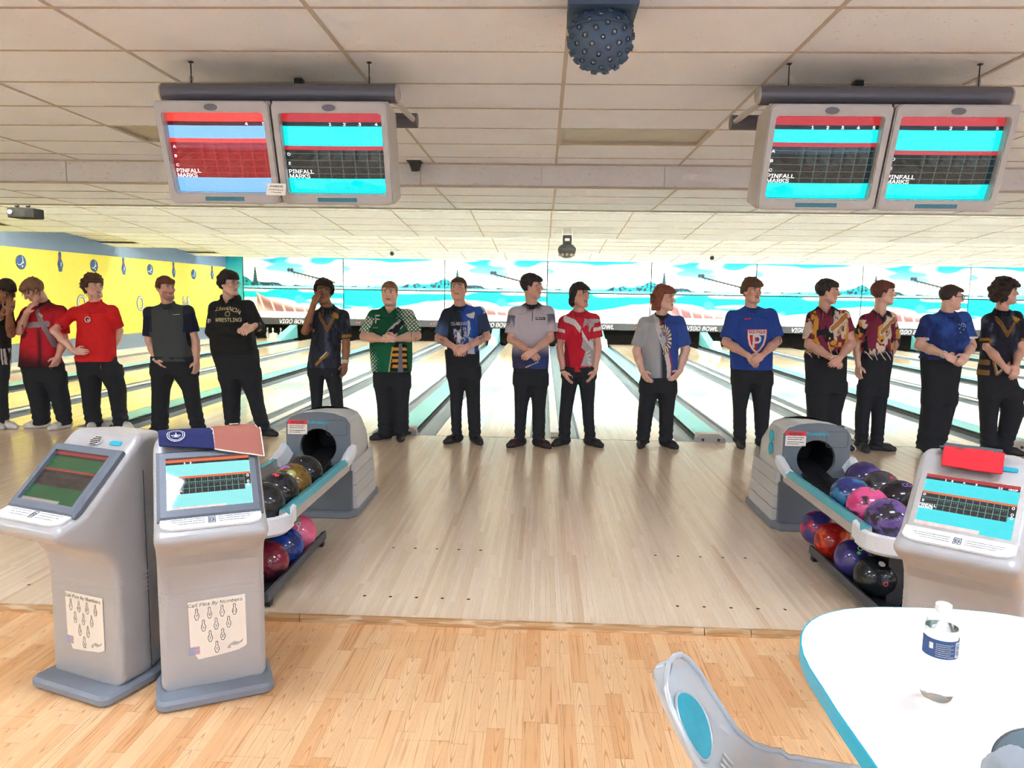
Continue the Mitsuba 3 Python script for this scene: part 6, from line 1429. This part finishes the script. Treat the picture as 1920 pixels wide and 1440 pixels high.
PEOPLE = [
 dict(c=1, y=7.86, seed=1, label='person in a black striped shirt covering their face, cut off by the left edge', skin='brown', neck=(-5, 330), head=(52, 262, -.05), face=(55, -42, 0), hair=((40, 30, 26), short),
      sh=[(-95, 400), (48, 395)], el=[(-100, 590), (82, 585, -.10)], wr=[(5, 450, -.22), (66, 420, -.25)], tip=[(60, 335, -.24), (88, 325, -.25)], hands=[((-.6, -.6, .2), (0, -1, .3), .4), ((.6, -.6, .2), (0, -1, .3), .4)], slv=(.75, .70),
      rows=[(430, -80, 60), (600, -80, 64), (810, -75, 68)], hips=[(805, -75, 66)], legs=[[(930, -80, -8), (1050, -80, -20), (1270, -70, -8)], [(930, -8, 56), (1050, -8, 48), (1270, -2, 62)]], shoes=[(60, WHT), (78, WHT)], print=pr_black_stripes, bands=[(0, .02, 'm_offwhite', 'white wristband')]),
 dict(c=1, y=7.93, seed=2, label='person in a red and black jersey with bowed head, pinching the nose', neck=(318, 335), head=(252, 262, -.07), face=(-48, -38, 0), hair=((120, 88, 66), (.022, (40, .010), 1.0, .045, -.085, 0)),
      sh=[(205, 395), (455, 385)], el=[(143, 565, -.12), (482, 630, .02)], wr=[(205, 420, -.24), (435, 755, -.07)], tip=[(248, 345, -.26), (395, 850, -.10)], hands=[((-.5, -.7, .3), (0, -1, .5), .7), HG[1]], slv=(.72, .78),
      rows=[(420, 205, 440), (560, 182, 430), (700, 165, 425), (830, 155, 468)], hips=[(825, 160, 475)], legs=[[(960, 200, 350), (1090, 235, 360), (1250, 262, 368)], [(960, 350, 490), (1100, 400, 520), (1250, 440, 532)]], shoes=[(-75, WHT), (-25, WHT)], print=pr_redblack, collar=((40, 36, 40), .012)),
 dict(c=1, y=8.0, seed=3, label='person with dark curly hair in a red polo shirt, hands on hips', skin='pale', neck=(715, 338), head=(703, 235), face=(62, 6, 0), hair=((72, 48, 36), curly),
      sh=[(560, 395), (842, 385)], el=[(405, 560, -.24), (895, 565, .10)], wr=[(552, 712, -.23), (850, 690, .09)], tip=[(692, 722, -.24), (805, 715, .12)], hands=[((-.2, -.8, .4), (0, 0, 1), .25), HG[1]], slv=(.80, .78),
      rows=[(420, 575, 842), (560, 592, 850), (700, 580, 858), (788, 575, 868)], hips=[(775, 568, 868)], legs=[[(900, 600, 757), (1000, 620, 748), (1130, 630, 742), (1275, 655, 762)], [(900, 757, 915), (1000, 818, 940), (1130, 840, 942), (1282, 858, 962)]], shoes=[(15, WHT), (68, WHT)], print=mk((214, 44, 46)), collar=((206, 42, 44), .020), placket=(196, 38, 42),
      decals=lambda D, x: (D(ext(Point(0, 0).buffer(.034), .001), -.05, .70, 0, 'm_offwhite', 'badge', 'round white chest badge'), D(ext(Point(0, 0).buffer(.024).difference(Point(.006, -.006).buffer(.010)), .002), -.05, .70, 0, mat_of((120, 30, 36)), 'badge_mark'))),
 dict(c=2, y=7.85, seed=4, label='person with red brown hair and beard in a charcoal polo with navy sleeves', neck=(300, 350), head=(285, 245), face=(58, 0, 0), hair=((92, 52, 36), mid), beard=(.55, (110, 66, 46)),
      sh=[(160, 395), (450, 385)], el=[(158, 630, .0), (508, 640, .0)], wr=[(215, 785, -.08), (515, 785, -.04)], tip=[(285, 872, -.12), (512, 860, -.06)], hands=HG, slv=(.86, .70),
      rows=[(400, 190, 440), (560, 192, 460), (700, 195, 470), (785, 195, 482)], hips=[(775, 175, 492)], legs=[[(900, 180, 345), (1000, 186, 310), (1130, 184, 300), (1300, 184, 296)], [(900, 345, 520), (1000, 410, 530), (1130, 440, 545), (1295, 478, 580)]], shoes=[(-10, DK), (30, DK)], print=pr_polo_nav, collar=((60, 66, 70), .018), bands=[(0, .02, 'm_white', 'white and navy wristbands'), (0, .037, 'm_navy', None)],
      decals=lambda D, x: D(ext(Polygon([(-.03, -.003), (.03, .003), (.03, .008), (-.03, .003)]), .001), .62, .80, 0, 'm_offwhite', 'small_logo')),
 dict(c=2, y=7.80, seed=5, label='person with glasses and dark hair in a black hoodie with cream lettering', skin='pale', neck=(755, 305), head=(760, 212), face=(68, -2, 0), hair=((34, 26, 26), (.034, (26, .022), 1.5, .050, -.085, 0)), hood=True,
      sh=[(655, 360), (900, 350)], el=[(625, 565, -.04), (985, 535, -.05)], wr=[(845, 560, -.27), (945, 525, -.24)], tip=[(955, 525, -.29), (885, 560, -.30)], hands=CL, slv=(1.5, 1.5), slr=(.066, .070), fat=.66, belly=.02, arm=.05,
      rows=[(400, 640, 915), (560, 622, 940), (690, 630, 965), (728, 635, 965)], hips=[(722, 628, 978)], legs=[[(940, 690, 848), (1000, 710, 842), (1130, 716, 836), (1285, 738, 836)], [(940, 848, 992), (1100, 910, 1016), (1290, 962, 1062)]], shoes=[(50, DK), (75, BLK)], print=mk((34, 36, 38)), glasses='m_metal', decals=wrestling, shirtlabel='black hoodie'),
 dict(c=3, y=7.76, seed=6, label='person in a black and gold jersey with one hand raised to the forehead', skin='brown', neck=(318, 310), head=(280, 205), face=(18, 4, -10), hair=((24, 20, 20), (.036, (40, .018), 1.6, .064, -.05, 0)),
      sh=[(218, 365), (440, 362)], el=[(138, 512, -.12), (462, 612, .0)], wr=[(203, 300, -.16), (455, 768, -.05)], tip=[(243, 212, -.17), (442, 865, -.08)], hands=[((-.5, -.8, .1), (.5, 0, 1), .3), HG[1]], slv=(.66, .80), bands=[(1, .01, 'm_offwhite', 'white wristbands'), (1, .028, 'm_offwhite', None)],
      rows=[(400, 225, 432), (560, 192, 420), (700, 170, 416), (800, 155, 424)], hips=[(790, 165, 424)], legs=[[(880, 168, 285), (1000, 180, 275), (1140, 190, 266), (1330, 196, 270)], [(880, 298, 425), (1000, 330, 432), (1140, 350, 440), (1330, 372, 452)]], shoes=[(-15, BLK), (20, BLK)], print=pr_gold, collar=((36, 40, 50), .014)),
 dict(c=3, y=7.78, seed=7, label='person with short brown hair and folded arms in a green jersey', skin='pale', neck=(815, 312), head=(806, 213), face=(2, 0, 0), jaw=1.12, hair=((126, 92, 66), short), arm=.056,
      sh=[(680, 365), (950, 355)], el=[(608, 555, -.05), (1020, 548, -.05)], wr=[(752, 578, -.29), (862, 575, -.27)], tip=[(850, 560, -.30), (755, 562, -.33)], hands=CL, slv=(.86, .86), slr=(.068, .082), fat=.70, belly=.03,
      rows=[(400, 668, 968), (520, 660, 985), (640, 655, 990), (828, 662, 982)], hips=[(818, 672, 978)], legs=[[(970, 690, 830), (1100, 708, 838), (1310, 718, 832)], [(970, 828, 968), (1100, 848, 958), (1310, 848, 958)]], shoes=[(-48, BLK), (6, BLK)], print=pr_green,
      decals=lambda D, x: (D(text2('F', .085, True, .0016), -.60, .80, 0, 'm_offwhite', 'lettering', 'white letter F'), D(ext(sbox(-.03, -.006, .03, .006), .001), -.68, .67, .05, 'm_gold', 'name_strip'))),
 dict(c=4, y=7.70, seed=8, label='person with clasped hands in a navy and royal blue jersey, slim black trousers', neck=(290, 322), head=(278, 210), face=(-4, 8, 0), hair=((62, 46, 38), short),
      sh=[(195, 368), (438, 355)], el=[(128, 575, -.04), (492, 565, -.04)], wr=[(240, 640, -.22), (340, 640, -.24)], tip=[(325, 700, -.25), (262, 690, -.28)], hands=CL, slv=(.86, .82),
      rows=[(400, 205, 428), (560, 196, 432), (690, 190, 430)], hips=[(688, 176, 436)], legs=[[(885, 198, 322), (980, 214, 316), (1130, 220, 302), (1300, 228, 304)], [(885, 318, 442), (980, 335, 440), (1130, 345, 442), (1295, 356, 446)]], shoes=[(-38, BLK), (28, BLK)], print=pr_bluedog, collar=((38, 46, 62), .010),
      decals=lambda D, x: D((lambda m: (m.apply_scale([.72, 1.5, 1]), m)[1])(text2('COLUMBUS NORTH', .022, True, .0016)), -.12, .615, .03, mat_of((206, 208, 216)), 'lettering', 'pale block letters COLUMBUS NORTH')),
 dict(c=4, y=7.58, seed=9, label='tall person with black fringe in a pale grey jersey fading to navy', neck=(832, 310), head=(830, 190), face=(78, -2, 0), hair=((38, 32, 36), mid),
      sh=[(702, 362), (950, 350)], el=[(672, 585, -.04), (968, 575, -.04)], wr=[(800, 665, -.23), (848, 668, -.26)], tip=[(890, 745, -.26), (800, 700, -.30)], hands=CL, slv=(.78, .78), slr=(.064, .078),
      rows=[(400, 702, 945), (560, 690, 955), (700, 682, 955), (800, 685, 952)], hips=[(792, 690, 952)], legs=[[(940, 694, 824), (1100, 700, 796), (1320, 700, 778)], [(940, 822, 946), (1100, 832, 930), (1305, 835, 928)]], shoes=[(-42, ((44, 34, 36), (30, 26, 28), (150, 60, 60))), (42, ((44, 34, 36), (30, 26, 28), (150, 60, 60)))], print=pr_grey, collar=((34, 36, 46), .012), bands=[(0, .0, mat_of((190, 100, 96)), None)],
      decals=lambda D, x: (D(ext(sbox(-.050, -.014, .050, .014), .0008), .58, .765, 0, mat_of((60, 60, 72)), 'name_strip'), D((lambda m: (m.apply_scale([.9, 1, 1]), m)[1])(text2('PIRATES', .017, True, .0018)), .58, .765, 0, 'm_offwhite', 'lettering', 'white letters on a dark name strip'))),
 dict(c=5, y=7.70, seed=10, label='person with black mullet hair in a red and grey jersey, arms hanging', neck=(272, 335), head=(278, 222), face=(42, -2, 0), hair=((24, 22, 26), (.020, (50, .008), .6, .058, -.13, .075)), arm=.041, moustache=.35,
      sh=[(158, 392), (388, 375)], el=[(120, 625, .02), (418, 622, .02)], wr=[(152, 808, -.05), (392, 800, -.05)], tip=[(192, 905, -.09), (355, 892, -.09)], hands=HG, slv=(.66, .64), slr=(.056, .066), bands=[(0, .01, 'm_black', 'black wristband')],
      rows=[(430, 160, 388), (560, 158, 380), (700, 158, 385), (805, 160, 386)], hips=[(800, 142, 400)], legs=[[(870, 140, 262), (1060, 124, 226), (1190, 114, 206), (1312, 112, 202)], [(870, 268, 398), (1060, 290, 386), (1190, 300, 386), (1312, 314, 398)]], shoes=[(-42, BLK), (42, BLK)], print=pr_reddevil, collar=((196, 48, 62), .012),
      decals=lambda D, x: D(text2('J', .06, True, .0016), .56, .80, -.1, mat_of((226, 150, 156)), 'lettering', 'pale outlined letter J')),
 dict(c=5, y=7.73, seed=11, label='person with long curly auburn hair in a grey and blue jersey with feather crest', skin='pale', neck=(905, 360), head=(928, 250), face=(58, 0, 0), hair=((128, 72, 56), longc), arm=.05,
      sh=[(772, 405), (1040, 395)], el=[(715, 650, .0), (1092, 640, .0)], wr=[(758, 808, -.06), (1045, 808, -.06)], tip=[(810, 892, -.12), (985, 878, -.12)], hands=HG, slv=(.82, .86), slr=(.064, .078),
      rows=[(430, 768, 1050), (560, 758, 1036), (700, 750, 1034), (855, 752, 1024)], hips=[(848, 746, 1020)], legs=[[(985, 738, 872), (1130, 724, 842), (1340, 714, 812)], [(985, 880, 1016), (1130, 890, 1000), (1325, 886, 992)]], shoes=[(-18, BLK), (32, BLK)], print=pr_feather, collar=((34, 36, 44), .012)),
 dict(c=6, y=7.85, seed=12, label='person with tousled brown hair in a royal blue jersey with a shield', neck=(365, 305), head=(370, 192), face=(22, 0, 0), hair=((84, 60, 46), (.032, (28, .022), 1.6, .046, -.08, 0)), moustache=.4, arm=.05,
      sh=[(220, 355), (512, 340)], el=[(170, 582, -.04), (566, 572, -.04)], wr=[(345, 690, -.24), (452, 682, -.26)], tip=[(420, 772, -.26), (365, 745, -.30)], hands=CL, slv=(.84, .86), slr=(.066, .080), fat=.6,
      rows=[(400, 226, 514), (560, 206, 524), (700, 205, 525), (790, 205, 524)], hips=[(782, 206, 524)], legs=[[(915, 214, 362), (1100, 225, 326), (1320, 228, 322)], [(915, 362, 522), (1100, 385, 506), (1322, 398, 488)]], shoes=[(-6, BLK), (18, BLK)], print=mk((44, 72, 150)), collar=((40, 66, 138), .014), decals=shield),
 dict(c=6, y=7.78, seed=13, label='larger of the two people in maroon camouflage jerseys, standing behind the right ball return', neck=(930, 305), head=(955, 195), face=(72, -3, 0), hair=((40, 36, 38), mid), arm=.054,
      sh=[(842, 358), (1075, 352)], el=[(812, 600, -.05), (1132, 590, -.05)], wr=[(985, 705, -.25), (1052, 698, -.26)], tip=[(1065, 775, -.27), (1000, 745, -.31)], hands=CL, slv=(.80, .60), slr=(.066, .080), fat=.68, belly=.02,
      rows=[(400, 825, 1085), (560, 800, 1095), (700, 775, 1090)], hips=[(692, 775, 1098)], legs=[[(985, 790, 968), (1200, 800, 962), (1410, 810, 930)], [(985, 965, 1092), (1130, 935, 1055), (1410, 960, 1055)]], shoes=[(0, BLK), (70, BLK)], print=pr_camo),
 dict(c=7, y=7.80, seed=14, label='slimmer person in a maroon camouflage jersey, hands behind the back', neck=(280, 325), head=(308, 200), face=(78, 0, 0), hair=((92, 54, 46), mid), arm=.040, skin='pale',
      sh=[(172, 372), (358, 355)], el=[(100, 602, .03), (392, 590, .10)], wr=[(120, 740, .0), (330, 700, .18)], tip=[(118, 815, -.02), (270, 705, .18)], hands=HG, slv=(.74, .74), slr=(.058, .068), 
      rows=[(400, 160, 378), (560, 138, 370), (695, 138, 372)], hips=[(690, 130, 376)], legs=[[(985, 112, 216), (1130, 94, 196), (1295, 94, 186)], [(985, 218, 330), (1130, 220, 316), (1262, 214, 306)]], shoes=[(-2, ((44, 46, 50), (60, 60, 62), (90, 90, 92))), (74, ((34, 36, 40), (40, 40, 42), (200, 200, 200)))], print=pr_camo),
 dict(c=7, y=7.72, seed=15, label='person with glasses and white wristbands in a navy polo, belted trousers', skin='pale', neck=(785, 335), head=(815, 232), face=(82, -4, 0), hair=((46, 36, 36), short), jaw=1.08, glasses='m_black', belt=True, arm=.054,
      sh=[(640, 380), (905, 355)], el=[(578, 590, -.05), (962, 592, -.05)], wr=[(775, 665, -.27), (930, 662, -.26)], tip=[(885, 725, -.28), (885, 720, -.31)], hands=CL, slv=(.72, .80), slr=(.066, .080), fat=.70, belly=.04, bands=[(0, .01, 'm_offwhite', 'white wristbands'), (0, .03, 'm_offwhite', None)],
      rows=[(400, 625, 905), (560, 592, 915), (695, 588, 905)], hips=[(692, 586, 895)], legs=[[(1040, 598, 748), (1200, 580, 740), (1335, 560, 730)], [(1040, 735, 845), (1200, 680, 800), (1335, 640, 765)]], shoes=[(20, DK), (40, DK)], print=pr_navy, collar=((40, 62, 124), .018),
      decals=lambda D, x: (D(ext(Point(0, 0).buffer(.032).difference(Point(0, 0).buffer(.024)).intersection(sbox(-.1, -.01, .1, .1)).union(Point(0, .0).buffer(.008)).union(Point(0, -.03).buffer(.009)), .001), .72, .70, 0, mat_of((180, 190, 214)), 'emblem', 'small arched emblem'), [D(ext(Point(0, 0).buffer(.006), .001), .45, w_, 0, 'm_offwhite', 'button') for w_ in (.74, .66, .58)])),
 dict(c=7, y=7.75, seed=16, label='person with dark curly hair at the right edge in a black and gold jersey', neck=(1195, 318), head=(1220, 195), face=(80, 4, 0), hair=((44, 34, 34), (.042, (26, .032), 1.4, .045, -.105, .04)), arm=.047,
      sh=[(1095, 372), (1300, 350)], el=[(1085, 605, -.03), (1328, 620, -.03)], wr=[(1215, 755, -.22), (1300, 745, -.22)], tip=[(1310, 818, -.24), (1290, 815, -.28)], hands=CL, slv=(.82, .76), slr=(.062, .074),
      rows=[(400, 1075, 1312), (560, 1050, 1302), (700, 1030, 1290), (812, 1015, 1286)], hips=[(800, 1016, 1290)], legs=[[(1000, 1030, 1168), (1150, 1036, 1150), (1335, 1040, 1148)], [(1000, 1168, 1338), (1080, 1198, 1352), (1200, 1180, 1312), (1340, 1148, 1262)]], shoes=[(20, DK), (60, DK)], print=pr_gold2, collar=((30, 32, 44), .014)),
]
for d in PEOPLE:
    CUR[0] = None
    n_ = USED.get('person', 0); CUR[0] = ('person' if n_ == 0 else f'person_{n_:03d}')+('__hoodie' if d.get('hood') else '__shirt')
    R_ = person(d); d['out'] = R_
# phone held by the person with the raised hand
q = PEOPLE[5]['out']; h_ = q['wr'][1]*.4+q['tp'][1]*.6
ph = thing('mobile_phone', 'black mobile phone held low by the person with the raised hand', 'phone')
obj('body', rbox(h_+[-.028, -.012, -.01], [.012, .072, .14], .005), 'm_phone', ph, 30)
obj('camera_lens', cyl(h_+[-.036, -.03, .035], h_+[-.0335, -.03, .035], .009, 12), 'm_metal', ph, 30)
